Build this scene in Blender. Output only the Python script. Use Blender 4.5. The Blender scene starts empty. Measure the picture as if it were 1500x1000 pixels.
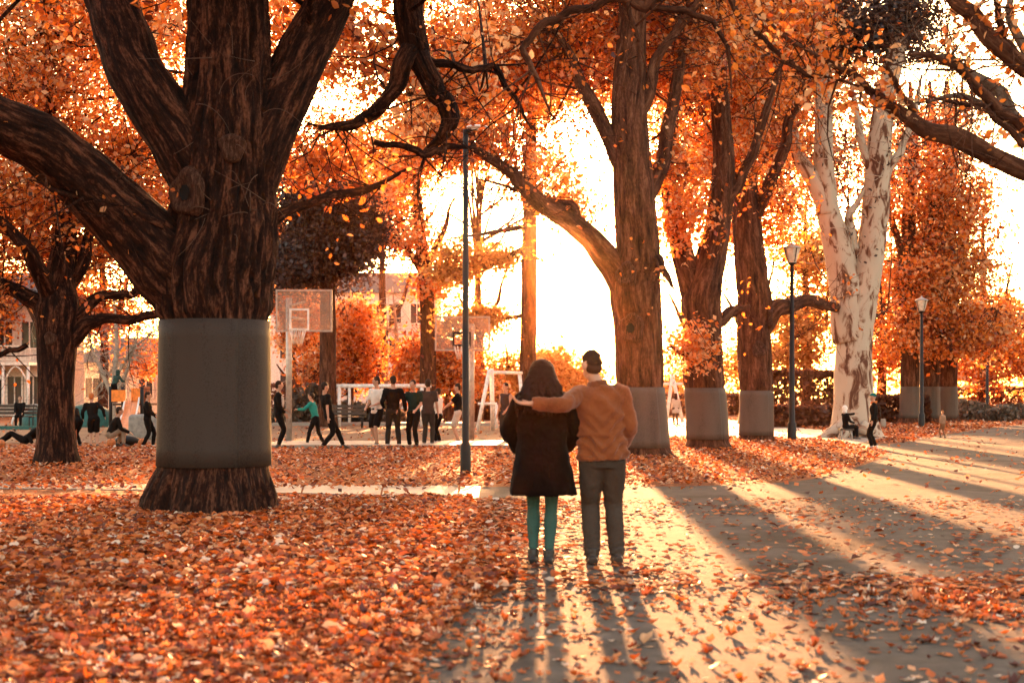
import bpy, bmesh, math, random
import numpy as np
from mathutils import Vector, Matrix
R = math.radians
rng = np.random.default_rng(7)
random.seed(7)
SC = bpy.context.scene
COL = SC.collection

# ------------------------------------------------------------------ camera, sky, sun, exposure
F, CX, HY, HC = 2083.0, 750.0, 573.0, 1.45          # focal length in photo pixels, centre, horizon row, eye height
cam_d = bpy.data.cameras.new('camera'); cam = bpy.data.objects.new('camera', cam_d); COL.objects.link(cam)
cam.location = (0, 0, HC); cam.rotation_euler = (R(90), 0, 0)
cam_d.sensor_width = 36; cam_d.lens = 36 * F / 1500
cam_d.shift_y = (HY - 500) / 1500
cam_d.clip_end = 2000; cam_d.clip_start = .1
cam_d.dof.use_dof = True; cam_d.dof.focus_distance = 28; cam_d.dof.aperture_fstop = 2.4
SC.camera = cam
SUN_EL, SUN_AZ = R(6.7), math.atan2(45, F)          # low sun almost straight ahead
w = bpy.data.worlds.new('World'); SC.world = w; w.use_nodes = True
nt = w.node_tree; nt.nodes.clear()
sky = nt.nodes.new('ShaderNodeTexSky'); sky.sky_type = 'NISHITA'; sky.sun_disc = False
sky.sun_elevation = SUN_EL; sky.sun_rotation = SUN_AZ
sky.air_density = 1.0; sky.dust_density = 3.0; sky.ozone_density = 0.2
mul = nt.nodes.new('ShaderNodeMix'); mul.data_type = 'RGBA'; mul.blend_type = 'MULTIPLY'
mul.inputs['Factor'].default_value = 1
mul.inputs[7].default_value = (1.0, 0.82, 0.735, 1)
bg = nt.nodes.new('ShaderNodeBackground'); bg.inputs['Strength'].default_value = 0.12
wo = nt.nodes.new('ShaderNodeOutputWorld')
nt.links.new(sky.outputs[0], mul.inputs[6]); nt.links.new(mul.outputs[2], bg.inputs[0]); nt.links.new(bg.outputs[0], wo.inputs[0])
sl = bpy.data.lights.new('sun', 'SUN'); sl.energy = 4.3; sl.angle = R(.8); sl.color = (1, .43, .165)
so = bpy.data.objects.new('sun', sl); COL.objects.link(so)
sdir = Vector((math.sin(SUN_AZ) * math.cos(SUN_EL), math.cos(SUN_AZ) * math.cos(SUN_EL), math.sin(SUN_EL)))
so.rotation_euler = sdir.to_track_quat('Z', 'Y').to_euler(); so.location = (0, 60, 40)
vs = SC.view_settings
SC.display_settings.display_device = 'sRGB'
vs.view_transform = 'Standard'; vs.look = 'None'; vs.gamma = 1; vs.use_curve_mapping = False
vs.exposure = 3.45
SC.render.engine = 'CYCLES'
SC.cycles.use_denoising = True
SC.cycles.max_bounces = 8; SC.cycles.diffuse_bounces = 3; SC.cycles.glossy_bounces = 3
SC.cycles.transmission_bounces = 5; SC.cycles.volume_bounces = 0; SC.cycles.transparent_max_bounces = 8
SC.cycles.sample_clamp_indirect = 6
HAZE = 0.00004

# ------------------------------------------------------------------ helpers: placing, meshes, noise
def P(px, py, Y):
    return Vector(((px - CX) / F * Y, Y, HC + (HY - py) / F * Y))
def DEP(py):
    return HC * F / (py - HY)
def G(px, py, z=0.0):
    Y = DEP(py); return Vector(((px - CX) / F * Y, Y, z))

def h3(ix, iy, iz, seed):
    n = (ix.astype(np.int64) * 374761393 + iy.astype(np.int64) * 668265263 + iz.astype(np.int64) * 2147483647 + seed * 974634607) & 0xFFFFFFFF
    n = ((n ^ (n >> 13)) * 1274126177) & 0xFFFFFFFF
    n = n ^ (n >> 16)
    return (n & 0xFFFF) / 65535.0
def vn(p, seed=0):
    f = np.floor(p); t = p - f; t = t * t * (3 - 2 * t); f = f.astype(np.int64)
    r = 0
    for dx in (0, 1):
        wx = t[:, 0] if dx else 1 - t[:, 0]
        for dy in (0, 1):
            wy = t[:, 1] if dy else 1 - t[:, 1]
            for dz in (0, 1):
                wz = t[:, 2] if dz else 1 - t[:, 2]
                r = r + wx * wy * wz * h3(f[:, 0] + dx, f[:, 1] + dy, f[:, 2] + dz, seed)
    return r * 2 - 1
def fbm(p, seed=0, o=3):
    r = 0; a = 1; s = 0
    for k in range(o):
        r = r + a * vn(p * 2 ** k, seed + k); s += a; a *= .5
    return r / s

class MB:
    """collects vertices and faces for ONE mesh"""
    def __init__(s):
        s.v = []; s.l = []; s.t = []; s.n = 0; s.at = {}
    def add(s, V, Fc, **at):
        V = np.asarray(V, float).reshape(-1, 3)
        if isinstance(Fc, np.ndarray):
            s.l.append((Fc + s.n).ravel()); s.t.append(np.full(len(Fc), Fc.shape[1]))
        else:
            s.l.append(np.array([i for f in Fc for i in f], np.int64) + s.n); s.t.append(np.array([len(f) for f in Fc]))
        s.v.append(V); s.n += len(V)
        for k, a in at.items():
            s.at.setdefault(k, []).append(np.asarray(a, float))
        return s
    def box(s, c, d, rz=0, rot=None):
        x, y, z = [q / 2 for q in d]
        V = np.array([(a * x, b * y, e * z) for e in (-1, 1) for a, b in ((-1, -1), (1, -1), (1, 1), (-1, 1))])
        if rot is None: rot = Matrix.Rotation(rz, 3, 'Z')
        V = V @ np.array(rot).T + np.array(c)
        return s.add(V, [(3, 2, 1, 0), (4, 5, 6, 7), (0, 1, 5, 4), (1, 2, 6, 5), (2, 3, 7, 6), (3, 0, 4, 7)])
    def bar(s, a, b, r, n=10, r2=None):
        V, Fc, _ = tube([a, b], [r, r if r2 is None else r2], n, res=1)
        return s.add(V, Fc)
    def ball(s, c, r, seg=12, rings=8, rot=None):
        r = np.array(r if hasattr(r, '__len__') else (r, r, r), float)
        V = [(0, 0, -1)]
        for i in range(1, rings):
            ph = -math.pi / 2 + math.pi * i / rings
            V += [(math.cos(ph) * math.cos(2 * math.pi * j / seg), math.cos(ph) * math.sin(2 * math.pi * j / seg), math.sin(ph)) for j in range(seg)]
        V.append((0, 0, 1)); V = np.array(V) * r
        if rot is not None: V = V @ np.array(rot).T
        V = V + np.array(c)
        Fc = [(0, 1 + (j + 1) % seg, 1 + j) for j in range(seg)]
        for i in range(rings - 2):
            a = 1 + i * seg; b = a + seg
            Fc += [(a + j, a + (j + 1) % seg, b + (j + 1) % seg, b + j) for j in range(seg)]
        a = 1 + (rings - 2) * seg; t = len(V) - 1
        Fc += [(a + j, a + (j + 1) % seg, t) for j in range(seg)]
        return s.add(V, Fc)
    def mesh(s, name, mat=None, smooth=True):
        me = bpy.data.meshes.new(name)
        V = np.concatenate(s.v) if s.v else np.zeros((0, 3)); L = np.concatenate(s.l).astype(np.int32); T = np.concatenate(s.t).astype(np.int32)
        me.vertices.add(len(V)); me.vertices.foreach_set('co', V.astype(np.float32).ravel())
        me.loops.add(len(L)); me.loops.foreach_set('vertex_index', L)
        me.polygons.add(len(T)); st = np.concatenate([[0], np.cumsum(T)[:-1]]).astype(np.int32)
        me.polygons.foreach_set('loop_start', st); me.polygons.foreach_set('loop_total', T)
        me.polygons.foreach_set('use_smooth', np.full(len(T), smooth, bool))
        for k, a in s.at.items():
            a = np.concatenate(a)
            if a.ndim == 2:
                q = me.attributes.new(k, 'FLOAT_VECTOR', 'POINT'); q.data.foreach_set('vector', a.astype(np.float32).ravel())
            else:
                q = me.attributes.new(k, 'FLOAT', 'POINT'); q.data.foreach_set('value', a.astype(np.float32))
        me.update(calc_edges=True)
        if mat: me.materials.append(mat)
        return me
    def build(s, name, mat, parent=None, smooth=True):
        return link(name, s.mesh(name, mat, smooth), parent)
def link(name, me, parent=None):
    o = bpy.data.objects.new(name, me); COL.objects.link(o)
    if parent is not None:
        o.parent = parent; o.matrix_parent_inverse = Matrix.Identity(4)
        # meshes are written in world coordinates; keep them there under a moved Empty
        if parent.type == 'EMPTY' and parent.get('_w'):
            o.matrix_parent_inverse = Matrix.Translation(-parent.location)
        elif parent.parent is not None and parent.parent.get('_w'):
            o.matrix_parent_inverse = Matrix.Identity(4)
    return o
def empty(name, loc, rz=0, world=True):
    o = bpy.data.objects.new(name, None); COL.objects.link(o)
    o.location = loc; o.rotation_euler = (0, 0, rz); o.empty_display_size = .2
    if world: o['_w'] = 1
    return o
def tag(o, label, cat, group=None):
    o['label'] = label; o['category'] = cat
    if group: o['group'] = group
    return o
def stuff(o): o['kind'] = 'stuff'; return o
def struct(o): o['kind'] = 'structure'; return o

def resample(pts, vals, step):
    """Catmull-Rom through the points; vals is (n,k)"""
    pts = np.array([tuple(p) for p in pts], float); vals = np.array(vals, float)
    if vals.ndim == 1: vals = vals[:, None]
    A = np.hstack([pts, vals]); n = len(A)
    B = np.vstack([2 * A[0] - A[1], A, 2 * A[-1] - A[-2]])
    out = []
    for i in range(n - 1):
        p0, p1, p2, p3 = B[i], B[i + 1], B[i + 2], B[i + 3]
        m = max(1, int(math.ceil(np.linalg.norm(p2[:3] - p1[:3]) / step)))
        t = (np.arange(m) / m)[:, None]
        out.append(.5 * (2 * p1 + (p2 - p0) * t + (2 * p0 - 5 * p1 + 4 * p2 - p3) * t ** 2 + (3 * p1 - p0 - 3 * p2 + p3) * t ** 3))
    out.append(A[-1:]); out = np.vstack(out)
    return out[:, :3], out[:, 3:]
def frames(pts, ref=None):
    T = np.gradient(pts, axis=0); T /= np.linalg.norm(T, axis=1)[:, None] + 1e-9
    N = np.zeros_like(T)
    if ref is not None:
        r = np.array(ref, float)
        N = r - (T @ r)[:, None] * T; N /= np.linalg.norm(N, axis=1)[:, None] + 1e-9
    else:
        a = np.array((1., 0, 0)) if abs(T[0, 0]) < .9 else np.array((0, 1., 0))
        n = a - T[0] * (a @ T[0]); n /= np.linalg.norm(n)
        for i in range(len(T)):
            n = n - T[i] * (n @ T[i]); n /= np.linalg.norm(n) + 1e-9; N[i] = n
    return T, N, np.cross(T, N)
def tube(points, rad, n=12, res=None, step=None, ref=None, disp=None):
    """closed tube; rad (k,) or (k,2).  returns verts, faces(list), bark coordinate"""
    pts = np.array([tuple(p) for p in points], float); rad = np.array(rad, float)
    if rad.ndim == 1: rad = np.stack([rad, rad], 1)
    if step is not None: pts, rad = resample(pts, rad, step)
    rad = np.maximum(rad, 1e-4)
    T, N, B = frames(pts, ref)
    th = np.arange(n) * 2 * math.pi / n
    c, s_ = np.cos(th), np.sin(th)
    L = np.concatenate([[0], np.cumsum(np.linalg.norm(np.diff(pts, axis=0), axis=1))])
    k = len(pts)
    D = N[:, None, :] * (c[None, :, None] * rad[:, None, 0:1]) + B[:, None, :] * (s_[None, :, None] * rad[:, None, 1:2])
    rm = rad.mean(1)
    bc = np.stack([np.broadcast_to(c, (k, n)) * rm[:, None], np.broadcast_to(s_, (k, n)) * rm[:, None], np.broadcast_to(L[:, None], (k, n))], 2)
    if disp is not None:
        d = disp(bc.reshape(-1, 3), th, L, rad).reshape(k, n)
        D = D * (1 + d)[:, :, None]
    V = (pts[:, None, :] + D).reshape(-1, 3)
    i = np.arange(k - 1)[:, None] * n; j = np.arange(n)[None, :]; j2 = (j + 1) % n
    Q = np.stack([i + j, i + j2, i + n + j2, i + n + j], 2).reshape(-1, 4)
    V = np.vstack([V, pts[0], pts[-1]])
    bc = np.vstack([bc.reshape(-1, 3), [0, 0, 0], [0, 0, L[-1]]])
    a, b = k * n, k * n + 1
    Fc = [tuple(q) for q in Q.tolist()]
    Fc += [(a, (q + 1) % n, q) for q in range(n)] + [(b, (k - 1) * n + q, (k - 1) * n + (q + 1) % n) for q in range(n)]
    return V, Fc, bc

# ------------------------------------------------------------------ materials
def mat(name):
    m = bpy.data.materials.new(name); m.use_nodes = True
    n = m.node_tree.nodes; n.clear()
    out = n.new('ShaderNodeOutputMaterial'); b = n.new('ShaderNodeBsdfPrincipled')
    m.node_tree.links.new(b.outputs[0], out.inputs[0])
    return m, m.node_tree, b, out
def node(t, kind, **kw):
    q = t.nodes.new(kind)
    for k, v in kw.items():
        if k in q.inputs: q.inputs[k].default_value = v
        else: setattr(q, k, v)
    return q
def ramp(t, stops, src):
    r = t.nodes.new('ShaderNodeValToRGB'); e = r.color_ramp.elements
    while len(e) < len(stops): e.new(.5)
    for q, (p, c) in zip(e, stops): q.position = p; q.color = (*c, 1)
    t.links.new(src, r.inputs[0]); return r
def coord(t, scale, attr=None):
    mp = t.nodes.new('ShaderNodeMapping'); mp.inputs['Scale'].default_value = scale
    if attr:
        a = t.nodes.new('ShaderNodeAttribute'); a.attribute_name = attr; t.links.new(a.outputs['Vector'], mp.inputs[0])
    else:
        a = t.nodes.new('ShaderNodeTexCoord'); t.links.new(a.outputs['Object'], mp.inputs[0])
    return mp.outputs[0]
def bump(t, b, src, strength, dist):
    q = t.nodes.new('ShaderNodeBump'); q.inputs['Strength'].default_value = strength; q.inputs['Distance'].default_value = dist
    t.links.new(src, q.inputs['Height']); t.links.new(q.outputs[0], b.inputs['Normal'])
_mc = {}
def flat(name, c, rough=.6, metal=0, var=.25, scale=9, bmp=.15, spec=.4):
    if name in _mc: return _mc[name]
    m, t, b, _ = mat(name)
    nz = node(t, 'ShaderNodeTexNoise', Scale=scale, Detail=5.0); t.links.new(coord(t, (1, 1, 1)), nz.inputs['Vector'])
    r = ramp(t, [(.3, tuple(x * (1 - var) for x in c)), (.7, tuple(min(1, x * (1 + var)) for x in c))], nz.outputs[0])
    t.links.new(r.outputs[0], b.inputs['Base Color'])
    b.inputs['Roughness'].default_value = rough; b.inputs['Metallic'].default_value = metal; b.inputs['Specular IOR Level'].default_value = spec
    if bmp: bump(t, b, nz.outputs[0], bmp, .01)
    _mc[name] = m; return m
def cloth(name, c, rough=.9, weave=90, fuzz=0.0, var=.22):
    if name in _mc: return _mc[name]
    m, t, b, _ = mat(name)
    nz = node(t, 'ShaderNodeTexNoise', Scale=weave, Detail=3.0); t.links.new(coord(t, (1, 1, 1)), nz.inputs['Vector'])
    n2 = node(t, 'ShaderNodeTexNoise', Scale=5.0, Detail=4.0); t.links.new(coord(t, (1, 1, 1)), n2.inputs['Vector'])
    ad = node(t, 'ShaderNodeMath', operation='ADD'); t.links.new(nz.outputs[0], ad.inputs[0]); t.links.new(n2.outputs[0], ad.inputs[1])
    r = ramp(t, [(.35, tuple(x * (1 - var) for x in c)), (.75, tuple(x * (1 + var) for x in c))], ad.outputs[0])
    r.color_ramp.elements[0].position = .7; r.color_ramp.elements[1].position = 1.25 if False else 1.0
    t.links.new(r.outputs[0], b.inputs['Base Color'])
    b.inputs['Roughness'].default_value = rough; b.inputs['Specular IOR Level'].default_value = .08
    if fuzz: b.inputs['Sheen Weight'].default_value = fuzz; b.inputs['Sheen Roughness'].default_value = .5
    bump(t, b, ad.outputs[0], .35, .006)
    _mc[name] = m; return m
def bark(name, dark, mid, light, sc=1.0, patches=False):
    m, t, b, _ = mat(name)
    if patches:
        nz = node(t, 'ShaderNodeTexNoise', Scale=3.0, Detail=7.0, Roughness=.62, Distortion=.8); t.links.new(coord(t, (1, 1, .45), 'bk'), nz.inputs['Vector'])
        r = ramp(t, [(.40, dark), (.44, mid), (.49, light), (.8, tuple(min(1, x * 1.1) for x in light))], nz.outputs[0])
        n2 = node(t, 'ShaderNodeTexNoise', Scale=9.0, Detail=6.0); t.links.new(coord(t, (1, 1, .3), 'bk'), n2.inputs['Vector'])
        bump(t, b, n2.outputs[0], .4, .03)
        t.links.new(r.outputs[0], b.inputs['Base Color'])
    else:
        nz = node(t, 'ShaderNodeTexNoise', Scale=9.0 * sc, Detail=7.0, Roughness=.65, Distortion=.4); t.links.new(coord(t, (1, 1, .17), 'bk'), nz.inputs['Vector'])
        n2 = node(t, 'ShaderNodeTexNoise', Scale=30.0 * sc, Detail=5.0, Roughness=.7); t.links.new(coord(t, (1, 1, .4), 'bk'), n2.inputs['Vector'])
        mx = node(t, 'ShaderNodeMath', operation='MULTIPLY_ADD'); mx.inputs[1].default_value = .45
        t.links.new(n2.outputs[0], mx.inputs[0]); t.links.new(nz.outputs[0], mx.inputs[2])
        r = ramp(t, [(.55, dark), (.74, mid), (.92, light)], mx.outputs[0])
        t.links.new(r.outputs[0], b.inputs['Base Color'])
        bump(t, b, mx.outputs[0], .9, .05)
    b.inputs['Roughness'].default_value = .9; b.inputs['Specular IOR Level'].default_value = .15
    return m
def leafmat(name, stops, trans=.45, gloss=.04):
    m, t, b, out = mat(name); t.nodes.remove(b)
    a = t.nodes.new('ShaderNodeAttribute'); a.attribute_name = 'tint'
    r = ramp(t, stops, a.outputs['Fac'])
    d = t.nodes.new('ShaderNodeBsdfDiffuse'); tr = t.nodes.new('ShaderNodeBsdfTranslucent')
    t.links.new(r.outputs[0], d.inputs[0]); t.links.new(r.outputs[0], tr.inputs[0])
    mx = t.nodes.new('ShaderNodeMixShader'); mx.inputs[0].default_value = trans
    t.links.new(d.outputs[0], mx.inputs[1]); t.links.new(tr.outputs[0], mx.inputs[2])
    g = t.nodes.new('ShaderNodeBsdfGlossy'); g.inputs['Roughness'].default_value = .45
    m2 = t.nodes.new('ShaderNodeMixShader'); m2.inputs[0].default_value = gloss
    t.links.new(mx.outputs[0], m2.inputs[1]); t.links.new(g.outputs[0], m2.inputs[2]); t.links.new(m2.outputs[0], out.inputs[0])
    return m

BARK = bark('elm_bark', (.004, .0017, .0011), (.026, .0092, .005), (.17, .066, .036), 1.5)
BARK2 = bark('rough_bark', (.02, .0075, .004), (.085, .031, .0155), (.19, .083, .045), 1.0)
BARE = bark('bare_grey_bark', (.05, .028, .018), (.13, .08, .055), (.24, .16, .12), 1.0)
SCAR = bark('scar_bark', (.022, .010, .006), (.075, .033, .020), (.18, .09, .058), 1.6)
HOLE_SHADE = flat('painted_hole_shade', (.004, .0025, .002), .95)  # near-black stands in for the shade inside the knot hole
GUM = bark('gum_bark', (.12, .05, .030), (.29, .165, .105), (.48, .375, .28), patches=True)
LIT_SPRIG = flat('lit_sprig_bark', (.10, .055, .035), .9)  # lit sprigs: the light on them is mixed into the bark colour
PALE = flat('pale_twig_bark', (.36, .29, .22), .9)
ORANGE = leafmat('autumn_leaf', [(0, (.08, .018, .008)), (.2, (.28, .055, .012)), (.45, (.66, .155, .017)), (.72, (.76, .25, .035)), (1, (.74, .46, .24))], .5)
AMBER = leafmat('amber_leaf', [(0, (.16, .05, .012)), (.5, (.46, .16, .02)), (1, (.6, .32, .08))], .5)
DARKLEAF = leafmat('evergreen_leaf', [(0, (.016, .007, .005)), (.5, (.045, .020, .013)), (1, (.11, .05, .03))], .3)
HEDGE = leafmat('hedge_leaf', [(0, (.06, .02, .012)), (.5, (.16, .055, .025)), (1, (.28, .11, .05))], .3)
BUSH = leafmat('grey_shrub_leaf', [(0, (.05, .04, .03)), (.5, (.13, .10, .07)), (1, (.32, .25, .18))], .3)
LITTER = leafmat('fallen_leaf_surface', [(0, (.05, .012, .006)), (.22, (.20, .04, .010)), (.5, (.55, .125, .020)), (.72, (.66, .24, .07)), (.9, (.68, .43, .26)), (1, (.74, .60, .47))], .25, .05)

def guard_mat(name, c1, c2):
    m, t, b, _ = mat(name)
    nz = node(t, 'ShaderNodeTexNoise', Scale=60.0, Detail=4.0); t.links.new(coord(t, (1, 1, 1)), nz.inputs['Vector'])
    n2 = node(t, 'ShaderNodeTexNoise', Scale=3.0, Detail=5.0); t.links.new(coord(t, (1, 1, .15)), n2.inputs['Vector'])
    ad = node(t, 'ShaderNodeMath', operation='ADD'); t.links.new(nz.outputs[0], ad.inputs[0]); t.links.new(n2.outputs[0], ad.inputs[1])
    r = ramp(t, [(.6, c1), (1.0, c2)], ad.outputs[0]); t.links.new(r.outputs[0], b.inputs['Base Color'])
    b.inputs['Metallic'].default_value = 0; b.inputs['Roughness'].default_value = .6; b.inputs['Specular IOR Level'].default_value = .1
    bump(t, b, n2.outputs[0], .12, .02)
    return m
GUARD = guard_mat('guard_metal_lit', (.055, .039, .03), (.11, .083, .066)); GUARD_SHADED = guard_mat('guard_metal_shaded', (.021, .0148, .0122), (.052, .039, .033))  # one metal; the near band's crown shade is put into the darker colour

# ------------------------------------------------------------------ the setting: ground, paths
def ground_mat(name, c1, c2, c3, sc=9, sc2=60, rough=.9, bmp=.6, bd=.03, spec=.2):
    m, t, b, _ = mat(name)
    nz = node(t, 'ShaderNodeTexNoise', Scale=sc, Detail=8.0, Roughness=.7); t.links.new(coord(t, (1, 1, 1)), nz.inputs['Vector'])
    n2 = node(t, 'ShaderNodeTexNoise', Scale=sc2, Detail=4.0, Roughness=.7); t.links.new(coord(t, (1, 1, 1)), n2.inputs['Vector'])
    n3 = node(t, 'ShaderNodeTexNoise', Scale=.35, Detail=4.0); t.links.new(coord(t, (1, 1, 1)), n3.inputs['Vector'])
    ad = node(t, 'ShaderNodeMath', operation='ADD'); t.links.new(nz.outputs[0], ad.inputs[0]); t.links.new(n2.outputs[0], ad.inputs[1])
    a2 = node(t, 'ShaderNodeMath', operation='MULTIPLY_ADD'); a2.inputs[1].default_value = .6
    t.links.new(n3.outputs[0], a2.inputs[0]); t.links.new(ad.outputs[0], a2.inputs[2])
    dv = node(t, 'ShaderNodeMath', operation='MULTIPLY'); dv.inputs[1].default_value = .385; t.links.new(a2.outputs[0], dv.inputs[0])
    r = ramp(t, [(.38, c1), (.5, c2), (.62, c3)], dv.outputs[0]); t.links.new(r.outputs[0], b.inputs['Base Color'])
    b.inputs['Roughness'].default_value = rough; b.inputs['Specular IOR Level'].default_value = spec
    bump(t, b, ad.outputs[0], bmp, bd)
    return m
LAWN = ground_mat('leaf_strewn_soil', (.09, .028, .012), (.26, .075, .02), (.40, .15, .05), 7, 26)
def asphalt():
    m = ground_mat('worn_asphalt', (.06, .052, .046), (.11, .097, .084), (.165, .145, .127), 4, 190, .93, .6, .006, .06)
    t = m.node_tree; b = [n for n in t.nodes if n.type == 'BSDF_PRINCIPLED'][0]; src = b.inputs['Base Color'].links[0].from_socket
    vo = node(t, 'ShaderNodeTexVoronoi', feature='DISTANCE_TO_EDGE', Scale=.2); nz = node(t, 'ShaderNodeTexNoise', Scale=1.6, Detail=6.0)
    c = coord(t, (1, 1, 1)); t.links.new(c, nz.inputs['Vector'])
    ad = node(t, 'ShaderNodeVectorMath', operation='MULTIPLY_ADD'); ad.inputs[1].default_value = (.9, .9, 0); t.links.new(nz.outputs['Color'], ad.inputs[0]); t.links.new(c, ad.inputs[2]); t.links.new(ad.outputs[0], vo.inputs['Vector'])
    cr = ramp(t, [(0, (.74, .71, .68)), (.007, (1, 1, 1))], vo.outputs['Distance'])
    st = node(t, 'ShaderNodeTexNoise', Scale=.55, Detail=7.0, Roughness=.65); t.links.new(c, st.inputs['Vector'])
    sr = ramp(t, [(.38, (.62, .57, .54)), (.5, (1, 1, 1)), (.66, (1.0, .93, .84))], st.outputs[0])
    for k in (cr, sr):
        mx = node(t, 'ShaderNodeMix', data_type='RGBA', blend_type='MULTIPLY'); mx.inputs['Factor'].default_value = 1
        t.links.new(src, mx.inputs[6]); t.links.new(k.outputs[0], mx.inputs[7]); src = mx.outputs[2]
    t.links.new(src, b.inputs['Base Color']); return m
ASPH = asphalt()
CONC = ground_mat('pale_concrete', (.24, .20, .16), (.30, .26, .21), (.36, .31, .26), 4, 120, .6, .25, .006, .5)
DIRT = ground_mat('tan_dirt', (.15, .08, .045), (.21, .12, .07), (.28, .17, .105), 2, 40, .9, .4, .02)

def sheet(name, poly, z, m, parent=None, jitter=0):
    """flat sheet from an outline of (x,y) points"""
    pts = [Vector((p[0], p[1], z)) for p in poly]
    bm = bmesh.new(); vsx = [bm.verts.new(p) for p in pts]
    f = bm.faces.new(vsx); f.normal_update()
    if f.normal.z < 0: f.normal_flip()
    bmesh.ops.triangulate(bm, faces=bm.faces[:])
    me = bpy.data.meshes.new(name); bm.to_mesh(me); bm.free(); me.materials.append(m)
    return link(name, me, parent)
def smooth_poly(pl, step=.4):
    p, _ = resample([Vector((a, b, 0)) for a, b in pl], np.zeros(len(pl)), step)
    return p[:, :2]
GS = 320
g = struct(sheet('ground', [(-GS, -60), (GS, -60), (GS, GS), (-GS, GS)], 0, LAWN)); g['label'] = 'lawn covered in orange leaves'
def gxy(*pp): return [tuple(G(a, b)[:2]) for a, b in pp]
# main asphalt path: near edge on the left, island lawn on the far side, open to the right
left_edge = smooth_poly([(-2.3, -8), (-1.5, 2)] + gxy((560, 1040), (620, 960), (685, 895), (752, 850), (745, 800), (715, 765), (690, 738)))
far_edge = smooth_poly(gxy((690, 713), (920, 713), (1080, 710), (1180, 703), (1250, 686), (1296, 668), (1290, 660), (1245, 652)))
back_edge = smooth_poly(gxy((1245, 645), (1300, 650), (1340, 645), (1400, 634), (1500, 622), (1640, 611), (1900, 603)))
path_poly = list(map(tuple, left_edge)) + list(map(tuple, far_edge)) + list(map(tuple, back_edge)) + [(64, 60), (64, 30), (24, 12), (12, -8)]
path = struct(sheet('asphalt_path', path_poly, .004, ASPH)); path['label'] = 'wide worn asphalt path with long tree shadows'
# narrow concrete side path coming in from the left, in slabs
sp = empty('side_path', (0, 0, 0)); struct(sp); sp['label'] = 'narrow pale concrete path crossing behind the near tree'
jt = [(-60, 709, 715), (250, 710, 718.5), (440, 711, 722.5), (556, 711.4, 727), (668, 712, 734.5), (700, 712.6, 738.5)]
for (x0, a0, b0), (x1, a1, b1) in zip(jt[:-1], jt[1:]):
    A, B, C_, D = G(x0 + (3 if x0 > 0 else 0), b0), G(x1, b1), G(x1 + 4, a1), G(x0 + (7 if x0 > 0 else 0), a0)
    m_ = MB(); V = [(q.x, q.y, z) for z in (-.05, .012) for q in (A, B, C_, D)]
    m_.add(V, [(3, 2, 1, 0), (4, 5, 6, 7), (0, 1, 5, 4), (1, 2, 6, 5), (2, 3, 7, 6), (3, 0, 4, 7)]).build('concrete_slab', CONC, sp, False)
# far cross path behind the island, running in front of the white gum
fp = list(map(tuple, smooth_poly(gxy((560, 640), (760, 641), (980, 641), (1100, 641), (1190, 644), (1250, 651))))) + \
     list(map(tuple, smooth_poly(gxy((1310, 640), (1225, 632), (1150, 624), (1080, 616), (960, 612), (700, 611), (560, 612)))))
struct(sheet('far_path', fp, .008, CONC))['label'] = 'pale far path crossing behind the banded trees'
struct(sheet('dirt_yard', gxy((-700, 651), (400, 648), (770, 647), (800, 630), (790, 621), (400, 620), (-900, 619)), .012, DIRT))['label'] = 'tan playground yard behind the lawn'
cs = MB(); A, B = G(395, 652), G(778, 652)
cs.box(((A.x + B.x) / 2, 3020 / 79.5, .03), (B.x - A.x, 3.2, .10)); struct(cs.build('court_edge', CONC, None, False))['label'] = 'bright concrete court edge where the players stand'
ks = MB(); A, B = G(395, 624), G(720, 624)
ks.box(((A.x + B.x) / 2, 60.5, .06), (B.x - A.x, 1.6, .14)); struct(ks.build('kerb_strip', CONC, None, False))['label'] = 'pale kerb at the back of the yard'

# ------------------------------------------------------------------ leaves
def leaf_quads(mb, C, size, nrm=None, tint=None, seed=0, aspect=.62, simple=False):
    """one folded kite per leaf"""
    r = np.random.default_rng(seed); n = len(C)
    size = np.broadcast_to(size, (n,))
    if nrm is None:
        nrm = r.normal(size=(n, 3)); 
    nrm = nrm / np.linalg.norm(nrm, axis=1)[:, None]
    a = r.normal(size=(n, 3)); u = a - (a * nrm).sum(1)[:, None] * nrm; u /= np.linalg.norm(u, axis=1)[:, None]
    v = np.cross(nrm, u)
    s = size[:, None]; wd = s * aspect * r.uniform(.7, 1.2, (n, 1)) * .5; fold = s * r.uniform(-.05, .22, (n, 1)); cu = s * r.uniform(-.12, .2, (n, 1))
    sk_ = r.uniform(-.12, .12, (n, 1)) * s
    V = np.stack([C - u * s * .52, C - u * s * .16 + v * wd + nrm * fold, C + u * (s * .24 + sk_) + v * wd * .82 + nrm * (fold + cu * .4), C + u * s * .55 + nrm * cu, C + u * (s * .2 - sk_) - v * wd * .86 + nrm * (fold + cu * .4), C - u * s * .2 - v * wd + nrm * fold], 1).reshape(-1, 3)
    b0 = (np.arange(n) * 6)[:, None]
    Q = np.concatenate([b0 + np.array([[0, 3, 2, 1]]), b0 + np.array([[0, 5, 4, 3]])], 0)
    if tint is None: tint = r.uniform(0, 1, n)
    if simple:                                              # far leaves: one folded face
        V = np.stack([C - u * s * .52, C + v * wd * 1.1 + nrm * fold, C + u * s * .52, C - v * wd * 1.1 + nrm * fold], 1).reshape(-1, 3)
        return mb.add(V, np.arange(n * 4).reshape(n, 4), tint=np.repeat(np.clip(tint, 0, 1), 4))
    mb.add(V, Q, tint=np.repeat(np.clip(tint, 0, 1), 6))

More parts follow.
